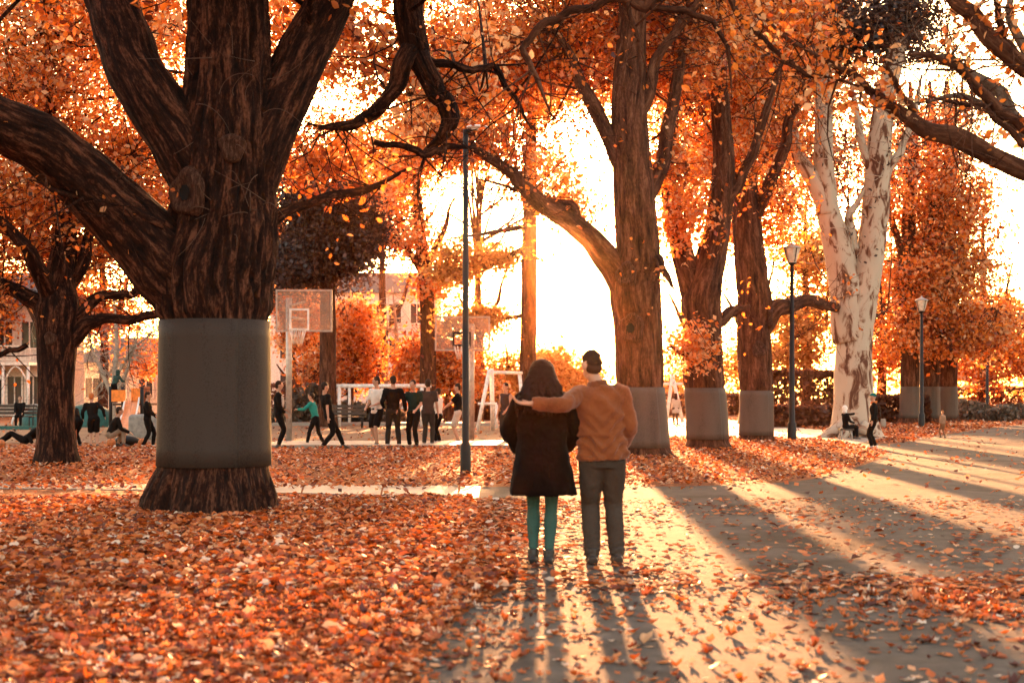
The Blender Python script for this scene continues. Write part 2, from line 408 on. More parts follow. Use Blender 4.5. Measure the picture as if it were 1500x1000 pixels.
LEAF_OVAL = np.array([(-.55, 0), (-.40, .07), (-.28, .20), (-.1, .30), (.1, .31), (.28, .2), (.52, .02), (.30, -.19), (.1, -.30), (-.1, -.31), (-.28, -.19), (-.40, -.06)])
LEAF_TORN = np.array([(-.45, .05), (-.34, .22), (-.12, .30), (-.02, .12), (.12, .34), (.33, .22), (.40, .0), (.22, -.10), (.26, -.30), (.0, -.26), (-.2, -.36), (-.36, -.14)])
LEAF_OUT = np.array([(-.52, 0), (-.30, .13), (-.16, .34), (.02, .22), (.16, .40), (.26, .17), (.50, .05), (.30, -.15), (.18, -.38), (.0, -.2), (-.18, -.33), (-.32, -.12)])
def leaf_lobed(mb, C, size, yaw, tilt, curl, tint, out=None):
    """lobed, curled dry leaf; arrays of n"""
    n = len(C); LO = LEAF_OUT if out is None else out; k = len(LO)
    o = np.vstack([LO, [(0, 0)]])
    X = o[None, :, 0] * size[:, None]; Y_ = o[None, :, 1] * size[:, None] * 1.05
    r2 = (o ** 2).sum(1)
    Z = curl[:, None] * size[:, None] * (1.3 * o[None, :, 1] ** 2 * 2 + .6 * o[None, :, 0] ** 2 * 2 + .25 * o[None, :, 0]) 
    V = np.stack([X, Y_, Z], 2)
    ct, st = np.cos(tilt), np.sin(tilt); cy, sy = np.cos(yaw), np.sin(yaw)
    x, y, z = V[..., 0], V[..., 1], V[..., 2]
    y2 = y * ct[:, None] - z * st[:, None]; z2 = y * st[:, None] + z * ct[:, None]
    W = np.stack([x * cy[:, None] - y2 * sy[:, None], x * sy[:, None] + y2 * cy[:, None], z2], 2)
    W[..., 2] -= np.minimum(W[..., 2].min(1, keepdims=True), 0)
    W = W + C[:, None, :]
    base = (np.arange(n) * (k + 1))[:, None, None]
    j = np.arange(k)
    tri = np.stack([np.full(k, k), j, (j + 1) % k], 1)[None]
    mb.add(W.reshape(-1, 3), (base + tri).reshape(-1, 3), tint=np.repeat(np.clip(tint, 0, 1), k + 1))

# ------------------------------------------------------------------ trees
FOL = 1.9
def sizeY(Y): return max(.108, min(Y * .0038, .055 + Y * .0022))
def bark_disp(amp, ridges, flare=None, seed=0, band=None):
    def f(bc, th, L, rad):
        k = len(L); n = len(th)
        q = bc.copy(); a = np.tile(th, k); rm = np.repeat(rad.mean(1), n)
        cs_ = np.stack([np.cos(a) * ridges * .32, np.sin(a) * ridges * .32, q[:, 2] * 1.7 + seed], 1)
        nz = vn(cs_ + .35 * np.stack([vn(q * 2.3, seed + 5)] * 3, 1), seed)
        rid = 1 - np.abs(nz) * 2.2
        d = amp * rid + .05 * vn(np.stack([np.cos(a) * 1.3, np.sin(a) * 1.3, q[:, 2] * .9], 1), seed + 9)
        if flare:
            z = q[:, 2]; e = np.exp(-np.maximum(z - .05, 0) / flare[1])
            d = d + flare[0] * e * (.55 + .45 * np.cos(a * 6 + seed) * .6 + .35 * np.cos(a * 3 + 2 * seed))
        if band:
            z = q[:, 2]; mk = np.clip((z - band[0]) / .34 + 1.05, 0, 1) * np.clip((band[1] - z) / .16 + 1, 0, 1)
            mk = mk * mk * (3 - 2 * mk); d = d * (1 - mk) - .035 * mk + .55 * np.clip(d, -.06, .08) * (1 - mk) * mk
        return d
    return f

def bez_twigs(mb, A, B, r0, r1, sag, seed, npt=6, ns=4):
    """many thin curved twigs at once"""
    r = np.random.default_rng(seed); n = len(A)
    if n == 0: return np.zeros((0, npt, 3))
    d = B - A; ln = np.linalg.norm(d, axis=1)
    off = r.normal(size=(n, 3)) * (.16 * ln)[:, None]; off[:, 2] += sag * ln
    off2 = r.normal(size=(n, 3)) * (.07 * ln)[:, None]
    t = np.linspace(0, 1, npt)[None, :, None]
    M1 = A + d * .35 + off; M2 = A + d * .7 + off * .7 + off2
    PT = (1 - t) ** 3 * A[:, None] + 3 * (1 - t) ** 2 * t * M1[:, None] + 3 * (1 - t) * t ** 2 * M2[:, None] + t ** 3 * B[:, None]
    T = np.gradient(PT, axis=1); T /= np.linalg.norm(T, axis=2)[..., None] + 1e-9
    ref = np.where(np.abs(T[..., 2:3]) < .9, np.array((0, 0, 1.)), np.array((1., 0, 0)))
    N = np.cross(T, ref); N /= np.linalg.norm(N, axis=2)[..., None] + 1e-9; Bn = np.cross(T, N)
    rr = (r0[:, None] + (r1 - r0)[:, None] * np.linspace(0, 1, npt)[None] ** .7)
    th = np.arange(ns) * 2 * math.pi / ns
    V = PT[:, :, None] + rr[:, :, None, None] * (N[:, :, None] * np.cos(th)[None, None, :, None] + Bn[:, :, None] * np.sin(th)[None, None, :, None])
    base = (np.arange(n) * npt * ns)[:, None, None, None]
    i = (np.arange(npt - 1) * ns)[None, :, None, None]; j = np.arange(ns)[None, None, :, None]; j2 = (np.arange(ns) + 1)[None, None, :, None] % ns
    Q = np.concatenate([base + i + j, base + i + j2, base + i + ns + j2, base + i + ns + j], 3).reshape(-1, 4)
    Vf = V.reshape(-1, 3)
    mb.add(Vf, Q, bk=Vf)
    return PT

def tree(name, label, cat, Y, trunk, limbs, blobs, bk=BARK2, leaf=ORANGE, band=None, n0=40, step=.12, amp=.06, ridges=14, flare=(.3, .35),
         lpa=34, sig=.34, sag=-.05, group=None, twig=1.0, seed=1, scars=(), lsize=None, leafless=False):
    s = Y / F
    b0 = P(trunk[0][0], HY + HC * F / Y, Y)
    root = empty(name, (b0.x, Y, 0)); tag(root, label, cat, group)
    def path_of(pp):
        pp = list(pp); e = list(pp[-1]); e[2] *= .45; pp[-1] = tuple(e)
        pts = [P(q[0], q[1], Y + (q[3] if len(q) > 3 else 0)) for q in pp]; rad = [q[2] * (Y + (q[3] if len(q) > 3 else 0)) / F for q in pp]
        return pts, rad
    pts, rad = path_of(trunk); pts[0].z = min(pts[0].z, -.08)
    V, Fc, bc = tube(pts, rad, n0, step=step, disp=bark_disp(amp, ridges, flare, seed, None if not band else (HC + (HY - band[1]) * s - pts[0].z + .02, HC + (HY - band[0]) * s - pts[0].z - .02)))
    MB().add(V, Fc, bk=bc).build('trunk', bk, root)
    tp, tr = resample(pts, rad, .3)
    rj = np.random.default_rng(seed * 13 + 1); side = []
    sk = [np.hstack([tp, tr])]; sk[0] = sk[0][int(len(sk[0]) * .45):]
    for k, lb in enumerate(limbs):
        p2, r2 = path_of(lb)
        q2, w2 = [p2[0]], [r2[0]]
        for a_, b_, ra_, rb_ in zip(p2[:-1], p2[1:], r2[:-1], r2[1:]):
            ln_ = (b_ - a_).length; rm_ = (ra_ + rb_) / 2
            for t_ in ((.33, .67) if ln_ > 6 * rm_ else (.5,)):
                q2.append(a_.lerp(b_, t_) + Vector(rj.normal(size=3)) * (min(rm_ * .42, .045 * ln_ + .25 * rm_, .035 + .10 * rm_) if rm_ < .16 else .012)); w2.append((ra_ * (1 - t_) + rb_ * t_) * (rj.uniform(.9, 1.12) if rm_ < .16 else rj.uniform(.98, 1.02)))
            q2.append(b_); w2.append(rb_)
        p2, r2 = q2, w2
        V, Fc, bc = tube(p2, r2, max(8, int(n0 * .5)), step=max(step, .1), disp=bark_disp(amp * .6, ridges * .9, None, seed + k + 3))
        MB().add(V, Fc, bk=bc).build('limb', bk, root)
        side.append(np.hstack(resample(p2, r2, .3))[len(p2) // 3:])
        q, rq = resample(p2, r2, .3); sk.append(np.hstack([q, rq])[len(q) // 4:])
    SK = np.vstack(sk)
    if band:
        yt, yb = band; zt = HC + (HY - yt) * s; zb = HC + (HY - yb) * s
        mb = MB(); zz = np.linspace(zb, zt, 9); PP, RR = [], []
        for z in zz:
            i = np.argmin(np.abs(tp[:, 2] - z)); i2 = min(len(tp) - 1, i + 1)
            PP.append((np.interp(z, tp[:, 2], tp[:, 0]), np.interp(z, tp[:, 2], tp[:, 1]), z)); RR.append(np.interp(z, tp[:, 2], tr[:, 0]))
        RR = np.array(RR); RR = RR * .5 + RR.mean() * .5; RR = RR * 1.015
        # wrapped sheet whose two ends overlap in a lapped seam on the front
        n = 72; th0 = R(-62)
        V = []; 
        for p, r_ in zip(PP, RR):
            for j in range(n + 1):
                th = th0 + 2 * math.pi * 1.02 * j / n
                rr = r_ * (1 + .014 * j / n + .008 * math.sin(3 * th + p[2] * 2) + .004 * math.sin(11 * th))
                V.append((p[0] + rr * math.cos(th), p[1] + rr * math.sin(th), p[2]))
        Q = [(i * (n + 1) + j, i * (n + 1) + j + 1, (i + 1) * (n + 1) + j + 1, (i + 1) * (n + 1) + j) for i in range(8) for j in range(n)]
        gd = mb.add(V, Q).build('trunk_guard', GUARD_SHADED if Y < 20 else GUARD, root)
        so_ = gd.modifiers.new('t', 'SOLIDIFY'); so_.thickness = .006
    for (x, y, rpx, hole) in scars:
        c = P(x, y, Y); i = np.argmin(np.abs(tp[:, 2] - c.z)); ax = Vector(tp[i]); d = Vector((c.x - ax.x, 0, 0)); rr_ = tr[i, 0]
        dx = max(-.9, min(.9, d.x / rr_)); nn = Vector((dx, -math.sqrt(1 - dx * dx), 0)); ctr = Vector((ax.x, ax.y, c.z)) + nn * rr_ * (1.12 if Y < 20 else 1.05)
        ring = []; rpx_ = rpx * s; q = Vector((0, 0, 1)); r_ = q.cross(nn)
        prof = [(1.2, -.3), (1.12, .15), (.98, .42), (.8, .40), (.62, .22), (.4, .10), (.2, .05), (.02, .05)]
        V = []; n = 24
        for (a, h) in prof:
            for j in range(n):
                th = 2 * math.pi * j / n; wob = 1 + .08 * math.sin(3 * th + x) + .05 * math.sin(5 * th)
                V.append(ctr + (r_ * math.cos(th) * a * wob + q * math.sin(th) * a * 1.1 * wob) * rpx_ + nn * (h * rpx_ * .6))
        Q = [(i * n + j, i * n + (j + 1) % n, (i + 1) * n + (j + 1) % n, (i + 1) * n + j) for i in range(len(prof) - 1) for j in range(n)]
        V = np.array([tuple(v) for v in V])
        MB().add(V, Q, bk=(V - V.mean(0)) * 3).build('branch_scar', SCAR, root)
        if hole:  # shallow dark disc in place of a deep, shaded hole
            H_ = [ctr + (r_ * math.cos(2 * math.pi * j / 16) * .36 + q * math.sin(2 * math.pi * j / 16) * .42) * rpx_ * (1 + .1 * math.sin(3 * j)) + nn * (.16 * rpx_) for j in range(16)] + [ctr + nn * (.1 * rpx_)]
            MB().add([tuple(v) for v in H_], [(16, j, (j + 1) % 16) for j in range(16)]).build('hole_shade_disc', HOLE_SHADE, root)
    lm, tm = MB(), MB(); r = np.random.default_rng(seed * 31 + 5); any_l = False
    for bi, (bx, by, rx, ry, bY, dr, na, tn) in enumerate(blobs):
        na = int(na * FOL)
        c = np.array(P(bx, by, bY)); ra = np.array((rx * bY / F, dr, ry * bY / F))
        d = r.normal(size=(na, 3)); d /= np.linalg.norm(d, axis=1)[:, None]
        rad_ = r.uniform(0, 1, (na, 1)) ** .5 * np.where(r.uniform(0, 1, (na, 1)) < .25, 1.45, 1.0)
        A = c + d * rad_ * ra
        A[:, 2] = np.maximum(A[:, 2], .25)
        D = ((A[:, None, :] - SK[None, ::2, :3]) ** 2).sum(2)
        D = D * r.uniform(.5, 1.5, D.shape)
        st = SK[::2][np.argmin(D, 1)]
        ln = np.linalg.norm(st[:, :3] - A, axis=1)
        r0 = np.minimum(np.clip(.006 * ln + .006, .006, .05) * twig * max(1, bY / 40), st[:, 3] * .7)
        # short connections straight to the skeleton, far ones hang on an earlier twig tip of the same blob
        S = st[:, :3].copy()
        far = ln > 1.6
        idx = np.where(far)[0]
        hubs = max(1, len(idx) // 9)
        if len(idx) > 12:
            H = A[idx[:hubs]]
            rest = idx[hubs:]
            D2 = ((A[rest][:, None] - H[None]) ** 2).sum(2)
            S[rest] = H[np.argmin(D2, 1)]; r0[rest] *= .5
        PT = bez_twigs(tm, S, A, r0, np.full(na, .0035 * twig * max(1, bY / 30)), sag, seed * 101 + bi)
        if leafless or lpa == 0: continue
        m_ = lpa
        t = r.integers(3, 6, (na, m_)); src = PT[np.arange(na)[:, None], t]
        LC = (src + r.normal(size=(na, m_, 3)) * np.array((sig, sig, sig * .8)) * .82).reshape(-1, 3)
        keep = LC[:, 2] > .15
        ls = (lsize or sizeY(bY))
        ti = (tn + .13 + r.normal(size=(na, 1)) * .25 + r.normal(size=(na, m_)) * .16).ravel()
        nr = r.normal(size=(len(LC), 3)); nr[:, 2] += .5
        leaf_quads(lm, LC[keep], (ls * r.uniform(.65, 1.35, len(LC)))[keep], nr[keep], ti[keep], seed * 7 + bi, simple=bY > 26); any_l = True
    if side and Y < 60:
        sd = np.vstack(side); sd = sd[(sd[:, 3] < .22) & (sd[:, 2] > 1.6)]; ns_ = min(len(sd) * 2, 110 if Y < 16 else 170)
        if len(sd):
            i_ = r.integers(0, len(sd), ns_); A = sd[i_, :3]; d_ = r.normal(size=(ns_, 3)); d_[:, 2] = d_[:, 2] * .7 - .1; d_ /= np.linalg.norm(d_, axis=1)[:, None]
            ln_ = r.uniform(.35, 1.3, ns_) * (1 + Y / 60); B_ = A + d_ * ln_[:, None]
            P1 = bez_twigs(tm, A, B_, np.minimum(sd[i_, 3] * .5, .008 * ln_ + .004) * max(1, Y / 40), np.full(ns_, .0025 * max(1, Y / 30)), -.08, seed * 11 + 2)
            j_ = r.integers(0, ns_, ns_ * 2); A2 = P1[j_, r.integers(2, 5, ns_ * 2)]; d2 = r.normal(size=(ns_ * 2, 3)); d2[:, 2] -= .25; d2 /= np.linalg.norm(d2, axis=1)[:, None]
            P2 = bez_twigs(tm, A2, A2 + d2 * (r.uniform(.2, .6, (ns_ * 2, 1)) * (1 + Y / 60)), np.full(ns_ * 2, .0045 * max(1, Y / 30)), np.full(ns_ * 2, .002 * max(1, Y / 30)), -.05, seed * 11 + 3)
            if lpa and not leafless:
                LC = (P2[:, [3, 4, 5]] + r.normal(size=(ns_ * 2, 3, 3)) * .07).reshape(-1, 3); kp = (r.uniform(size=len(LC)) < (.55 if Y > 20 else .28)) & (LC[:, 2] > 1.5)
                leaf_quads(lm, LC[kp], (lsize or sizeY(Y)) * r.uniform(.6, 1.1, kp.sum()) * (1 if Y > 20 else .8), None, .55 + r.normal(size=kp.sum()) * .2, seed * 11 + 4); any_l = True
    if tm.v: stuff(tm.build('twigs', bk, root))
    if any_l: stuff(lm.build('crown', leaf, root))
    return root

# near elm --------------------------------------------------------
tree('banded_elm', 'huge dark forked elm with a tall grey metal band, nearest on the left', 'tree', 17.0,
     [(308, 775, 92), (309, 750, 90), (311, 715, 86), (313, 680, 83), (314, 620, 80), (315, 550, 79), (315, 470, 78), (312, 410, 82), (322, 350, 78), (328, 290, 70), (330, 230, 66), (332, 150, 60), (334, 50, 56), (335, -60, 52), (345, -220, 40), (330, -420, 22)],
     [[(300, 450, 54, 0), (245, 385, 58, -.1), (185, 322, 50, -.3), (125, 264, 45, -.6), (60, 210, 42, -1), (-10, 178, 38, -1.4), (-130, 120, 38, -2), (-300, 20, 26, -2.6)],
      [(316, 300, 42, 0), (278, 230, 47, -.15), (236, 165, 43, -.2), (196, 100, 40, -.1), (174, 40, 38, .1), (160, -8, 36, .3), (120, -110, 30, .8), (60, -260, 18, 1.2)],
      [(345, 300, 40, 0), (385, 205, 42, .1), (425, 120, 38, .3), (462, 45, 34, .5), (500, -35, 30, .7), (548, -105, 26, .9), (582, -80, 24, 1), (599, -10, 22, 1), (604, 50, 21, 1), (618, 95, 16, 1), (640, 140, 14, 1.1), (660, 172, 14, 1.1), (648, 200, 9, 1.2), (618, 226, 4, 1.3)],
      [(603, 70, 15, 1), (583, 120, 13, 1), (548, 165, 10, 1), (500, 185, 7, .9), (455, 182, 3, .8)],
      [(612, 85, 7, 1), (650, 93, 6, 1.1), (690, 103, 5, 1.3), (722, 96, 4.5, 1.4), (752, 140, 3.6, 1.5), (780, 190, 2, 1.6)],
      [(375, 340, 12, 0), (430, 305, 7, .3), (490, 285, 6, .6), (545, 275, 5, .8), (600, 245, 3, 1)],
      [(548, 208, 4, 1), (590, 214, 4.5, 1), (622, 228, 5, 1), (655, 214, 5, 1.2), (700, 218, 3, 1.3)],
      [(240, 330, 7, -.5), (180, 300, 5, -.7), (100, 285, 4, -.9), (40, 262, 2, -1.2)]],
     [(500, 50, 150, 80, 20.5, 1.2, 34, .5), (640, 110, 100, 90, 20.5, 1.2, 26, .52), (360, -60, 240, 60, 18, 2.2, 60, .45), (110, -40, 150, 70, 19.5, 2, 50, .45), (470, 250, 90, 40, 19.5, .8, 16, .5), (200, -330, 560, 160, 15, 6, 170, .5), (650, -330, 330, 160, 15, 6, 110, .5), (-700, -200, 500, 260, 14, 5, 130, .5)],  # last three blobs: unseen crown spread wide to shade from above
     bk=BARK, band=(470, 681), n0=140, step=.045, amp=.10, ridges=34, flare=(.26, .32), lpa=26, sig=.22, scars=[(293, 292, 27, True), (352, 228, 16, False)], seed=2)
T0 = [o for o in bpy.data.objects if o.name == 'banded_elm'][0]
_r = np.random.default_rng(41); n_ = 26
_a = np.array([P(x, y, 16.35 + abs(x - 325) * .004) for x, y in zip(_r.uniform(265, 395, n_), _r.uniform(40, 345, n_))])
_b = _a + np.stack([_r.normal(size=n_) * .42, -_r.uniform(.15, .5, n_), _r.normal(size=n_) * .3 - .05], 1)
sm_ = MB(); bez_twigs(sm_, _a, _b, np.full(n_, .0065), np.full(n_, .002), .16, 5, 9, 4); stuff(sm_.build('sprigs', LIT_SPRIG, T0))
# left background tree
tree('oak_tree', 'dark low-forked tree left of the banded elm with knobbly trunk', 'tree', 28.2,
     [(82, 690, 32), (82, 675, 29), (82, 640, 26), (82, 560, 25), (83, 500, 28), (86, 450, 30), (88, 410, 21), (95, 340, 16), (80, 250, 12), (70, 130, 8), (72, 0, 5)],
     [[(80, 480, 15), (58, 445, 14), (28, 428, 11), (-15, 408, 9), (-80, 380, 6)], [(92, 510, 14), (126, 474, 12), (152, 466, 8), (190, 469, 7), (230, 460, 6), (275, 440, 4)],
      [(105, 470, 10), (148, 433, 7), (185, 433, 6), (222, 415, 4), (260, 390, 3)], [(78, 440, 14), (50, 385, 12, -1), (22, 345, 9, -1.5), (-20, 300, 6, -2)], [(95, 430, 12), (118, 395, 9), (140, 320, 7), (190, 230, 5)],
      [(40, 505, 4), (0, 520, 4), (-40, 525, 3)]],
     [(30, 370, 130, 36, 29.5, 1.2, 44, .42), (150, 370, 90, 30, 29.5, 1.0, 20, .45), (20, 280, 150, 70, 28, 2, 110, .42), (180, 270, 130, 90, 29, 2, 100, .46), (60, 140, 220, 90, 28, 2.6, 150, .44), (150, 10, 260, 80, 28, 3, 160, .42), (-60, 430, 60, 40, 28, 1.2, 20, .45)],
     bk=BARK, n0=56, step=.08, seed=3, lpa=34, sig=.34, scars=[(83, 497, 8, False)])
# three banded trees on the island
tree('banded_elm', 'first banded tree right of the couple, with two round branch scars', 'tree', 31.8,
     [(946, 678, 44), (945, 664, 39), (943, 620, 35), (938, 560, 34), (935, 480, 33), (930, 420, 36), (935, 380, 32), (930, 300, 30), (925, 230, 27), (921, 150, 24), (925, 50, 20), (930, -80, 15), (935, -220, 9)],
     [[(932, 450, 26), (902, 395, 22), (868, 352, 17), (832, 322, 15), (792, 297, 13), (760, 268, 10), (735, 243, 8), (690, 214, 5), (640, 196, 3)],
      [(932, 280, 16), (893, 205, 11), (850, 120, 9), (805, 30, 6)], [(935, 320, 14), (972, 235, 11, .5), (992, 120, 9, .8), (1008, 0, 6, 1)],
      [(850, 338, 7), (838, 300, 6), (790, 288, 4), (700, 262, 2)], [(930, 180, 10), (960, 90, 8), (1010, 20, 6), (1060, -40, 4)], [(940, 400, 9), (965, 380, 8, -.4), (985, 420, 5, -.8)]],
     [(690, 110, 110, 90, 34, 2.6, 80, .5), (790, 80, 120, 80, 34, 3, 120, .52), (910, 60, 110, 90, 35, 2.4, 100, .52), (1010, 60, 80, 90, 35, 2.4, 80, .5), (850, -60, 260, 70, 32, 4, 140, .5), (722, 205, 60, 26, 33, 1.2, 22, .62), (785, 245, 22, 50, 33, .8, 12, .65), (650, 215, 60, 40, 33, 1.2, 20, .58), (850, 300, 40, 10, 32.5, .6, 6, .65), (985, 240, 26, 60, 33, 1.0, 12, .5), (620, 190, 60, 50, 31, 1.6, 26, .55)],
     band=(567, 655), n0=64, step=.08, seed=4, scars=[(915, 405, 14, False), (922, 482, 17, True)], lpa=40, sig=.36)
tree('banded_elm', 'second banded tree right of the couple, twin stems above a leafy sprig', 'tree', 36.0,
     [(1038, 664, 37), (1037, 652, 32), (1035, 600, 30), (1030, 540, 29), (1028, 480, 28), (1028, 430, 28), (1048, 350, 19), (1060, 250, 16), (1055, 150, 13), (1050, 0, 10), (1045, -150, 6)],
     [[(1022, 450, 20), (1003, 385, 17), (988, 330, 14), (976, 250, 12), (985, 150, 9), (978, 0, 6)], [(1038, 480, 9), (1070, 456, 8, .3), (1098, 448, 6, .6)],
      [(1050, 320, 9), (1090, 250, 7), (1120, 170, 6), (1150, 80, 4)], [(1012, 525, 5, -.9), (995, 515, 3, -1.3), (980, 505, 2, -1.6)]],
     [(1030, 110, 90, 110, 39, 2.4, 110, .52), (1110, 60, 90, 100, 40, 2.4, 90, .5), (1005, 330, 30, 50, 35, 1.0, 18, .55), (1015, 260, 36, 70, 38, 1.2, 24, .5), (1080, 210, 40, 60, 39, 1.6, 34, .55), (1018, 505, 22, 26, 34.6, .5, 12, .75), (1050, -60, 200, 60, 36, 3, 100, .5)],
     band=(568, 643), n0=56, step=.09, seed=5, lpa=40, sig=.36)
tree('banded_elm', 'third banded tree, leaning limb and round burl beside the lantern lamp', 'tree', 42.0,
     [(1108, 652, 30), (1108, 640, 26), (1108, 580, 24), (1105, 500, 24), (1105, 440, 25), (1096, 350, 21), (1090, 270, 19), (1088, 180, 16), (1090, 80, 13), (1095, -50, 9)],
     [[(1108, 485, 20), (1136, 452, 13), (1182, 440, 9, 1), (1222, 450, 7, 3), (1262, 470, 5, 6), (1300, 455, 3, 8)], [(1098, 330, 12), (1140, 240, 8), (1170, 150, 6), (1190, 50, 4)], [(1088, 260, 9), (1060, 180, 7), (1050, 80, 5)], [(1100, 470, 9), (1080, 452, 7), (1056, 470, 4)]],
     [(1125, 190, 50, 80, 45, 2, 46, .5), (1170, 90, 80, 90, 49, 3, 80, .48), (1100, 20, 120, 70, 42, 3, 90, .5), (1215, 230, 60, 80, 52, 2, 30, .45), (1140, 320, 36, 50, 43, 1.5, 20, .6), (1075, 330, 24, 50, 44, 1.5, 14, .5)],
     band=(572, 637), n0=52, step=.1, seed=6, lpa=42, sig=.42, scars=[(1108, 512, 9, False), (1132, 465, 13, False)])
# white gum
tree('gum_tree', 'tall pale gum tree with peeling white bark and splayed roots', 'tree', 45.5,
     [(1252, 652, 46), (1252, 636, 36), (1250, 590, 29), (1250, 540, 27), (1253, 490, 25), (1262, 440, 23), (1274, 380, 20), (1283, 300, 19), (1288, 220, 17), (1296, 150, 15), (1315, 70, 12), (1330, 0, 10), (1345, -100, 6)],
     [[(1246, 500, 26), (1240, 430, 24), (1227, 360, 21), (1210, 300, 16), (1192, 262, 13), (1172, 235, 10), (1160, 190, 8), (1150, 120, 6), (1140, 40, 3)], [(1212, 315, 17), (1206, 240, 15), (1207, 160, 13), (1204, 60, 11), (1210, -60, 8), (1215, -160, 4)],
      [(1270, 410, 8), (1250, 355, 6), (1244, 315, 6), (1268, 270, 4)], [(1284, 280, 7), (1258, 190, 6), (1245, 110, 4)], [(1286, 280, 8), (1318, 225, 6), (1338, 175, 4.5), (1350, 110, 3)],
      [(1245, 618, 12, -.6), (1222, 632, 10, -.8), (1205, 641, 6, -1), (1190, 646, 2, -1.1)], [(1262, 625, 12, -.8), (1282, 638, 8, -1), (1296, 645, 3, -1.2)], [(1240, 630, 10, -1), (1232, 643, 6, -1.4), (1222, 652, 2, -1.6)]],
     [(1255, 45, 60, 40, 47, 2, 30, .35), (1320, 40, 60, 50, 46, 2, 30, .5), (1200, 40, 60, 60, 46, 2, 40, .5)],
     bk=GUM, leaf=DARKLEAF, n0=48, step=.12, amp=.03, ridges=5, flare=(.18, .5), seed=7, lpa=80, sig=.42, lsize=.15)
# far banded group
for k, (x, lab) in enumerate([(1333, 'leftmost of three distant banded trunks beyond the gum tree'), (1362, 'middle of three distant banded trunks beyond the gum tree'), (1388, 'rightmost of three distant banded trunks, with an arching side branch')]):
    tree('banded_tree', lab, 'tree', 64 + 2 * k,
         [(x, 622, 21), (x, 616, 17), (x, 580, 14), (x, 500, 13), (x - 4, 420, 13), (x - 2, 330, 10), (x + 4, 230, 8), (x, 120, 5)],
         [[(x, 440, 8), (x + 25, 350, 6), (x + 50, 270, 4)], [(x, 410, 7), (x - 25, 330, 5), (x - 40, 250, 3)]] + ([[(x + 4, 540, 6), (x + 20, 505, 5), (x + 45, 492, 4), (x + 75, 480, 2)]] if k == 2 else []),
         [(x + 5, 400, 66, 60, 64, 3, 40, .45), (x + 8, 300, 66, 80, 64, 3, 28, .48), (x + 10, 480, 66, 40, 63, 3, 30, .42), (x - 5, 190, 50, 60, 64, 3, 12, .48), (1405, 330, 60, 130, 64, 3, 12, .5), (1300, 260, 40, 100, 64, 3, 10, .5)] + ([(1440, 480, 60, 45, 66, 3, 46, .5), (1380, 200, 40, 60, 66, 3, 20, .5)] if k == 2 else []),
         band=(566, 612), n0=28, step=.2, seed=20 + k, lpa=44, sig=.5, group='distant trees with grey bands')
# overhanging tree outside the frame on the right
tree('overhanging_tree', 'dark branches with a few orange leaves reaching in from the right edge', 'tree', 15.0,
     [(1850, 800, 75), (1850, 770, 66), (1848, 600, 58), (1850, 450, 56), (1860, 300, 50), (1850, 120, 40), (1840, -100, 30), (1830, -350, 16)],
     [[(1850, 420, 40), (1720, 345, 24), (1600, 295, 18), (1500, 250, 15), (1430, 216, 15), (1375, 196, 13), (1330, 172, 10), (1300, 154, 8), (1262, 118, 5), (1215, 92, 4), (1160, 62, 3.5), (1105, 15, 3)],
      [(1850, 380, 36), (1700, 240, 22), (1580, 150, 16), (1500, 98, 14), (1445, 52, 13), (1398, 0, 11), (1340, -80, 8)],
      [(1600, 220, 9), (1500, 188, 8), (1455, 150, 8), (1415, 108, 6), (1365, 82, 4), (1325, 80, 2)], [(1500, 98, 7), (1470, 60, 6), (1462, 10, 5), (1450, -40, 4)],
      [(1850, -60, 30), (1600, -160, 20), (1300, -150, 15), (1100, -80, 11), (985, -25, 9), (945, 12, 8), (905, -4, 7), (850, 14, 6), (800, 32, 6), (765, 72, 5), (788, 118, 3.6), (812, 178, 1.6)],
      [(950, 8, 5), (1005, 16, 4.6), (1045, 32, 4), (1066, 70, 3.2), (1072, 140, 1.5)], [(920, 2, 4), (936, 62, 3), (938, 118, 2.6), (928, 184, 1.2)],
      [(1500, 215, 5), (1440, 155, 4), (1400, 150, 3.4), (1350, 140, 2)], [(1340, 165, 5), (1315, 130, 4.6), (1300, 100, 3.6), (1310, 60, 2)],
      [(1050, -60, 6), (1080, 20, 4.5), (1130, 70, 4), (1175, 105, 3.4), (1196, 118, 2)]],
     [(1245, 120, 80, 34, 15, .8, 13, .58), (1170, 50, 70, 40, 15, .9, 9, .56), (1290, 140, 40, 24, 14.8, .5, 6, .58), (1440, 30, 70, 50, 15, 1, 10, .5), (1080, 70, 60, 60, 15, .8, 6, .55), (1480, 150, 60, 80, 15, 1, 5, .5), (1700, -200, 320, 160, 15, 3, 60, .5), (1100, -160, 200, 70, 15, 2, 30, .5)],
     bk=BARK2, n0=40, step=.09, seed=9, lpa=10, sig=.17, lsize=.085)
# bare fine twigs against the white sky at top right are their own bare tree further back
tree('bare_tree', 'bare grey branching tree against the white sky at upper right', 'tree', 26.0,
     [(1640, 700, 34), (1640, 600, 28), (1630, 430, 24), (1610, 260, 20), (1590, 100, 14), (1570, -80, 8)],
     [[(1630, 400, 14), (1560, 300, 12), (1500, 190, 11), (1440, 120, 9), (1390, 85, 7), (1350, 80, 4)], [(1600, 220, 10), (1530, 130, 8), (1490, 50, 7), (1470, -30, 5)], [(1530, 240, 7), (1470, 160, 5), (1400, 140, 4), (1340, 150, 2)]],
     [(1420, 120, 110, 100, 26, 1.6, 80, .5), (1380, 60, 60, 60, 26, 1.4, 36, .5)], bk=BARE, n0=24, step=.2, seed=11, lpa=0, leafless=True, twig=1.4)
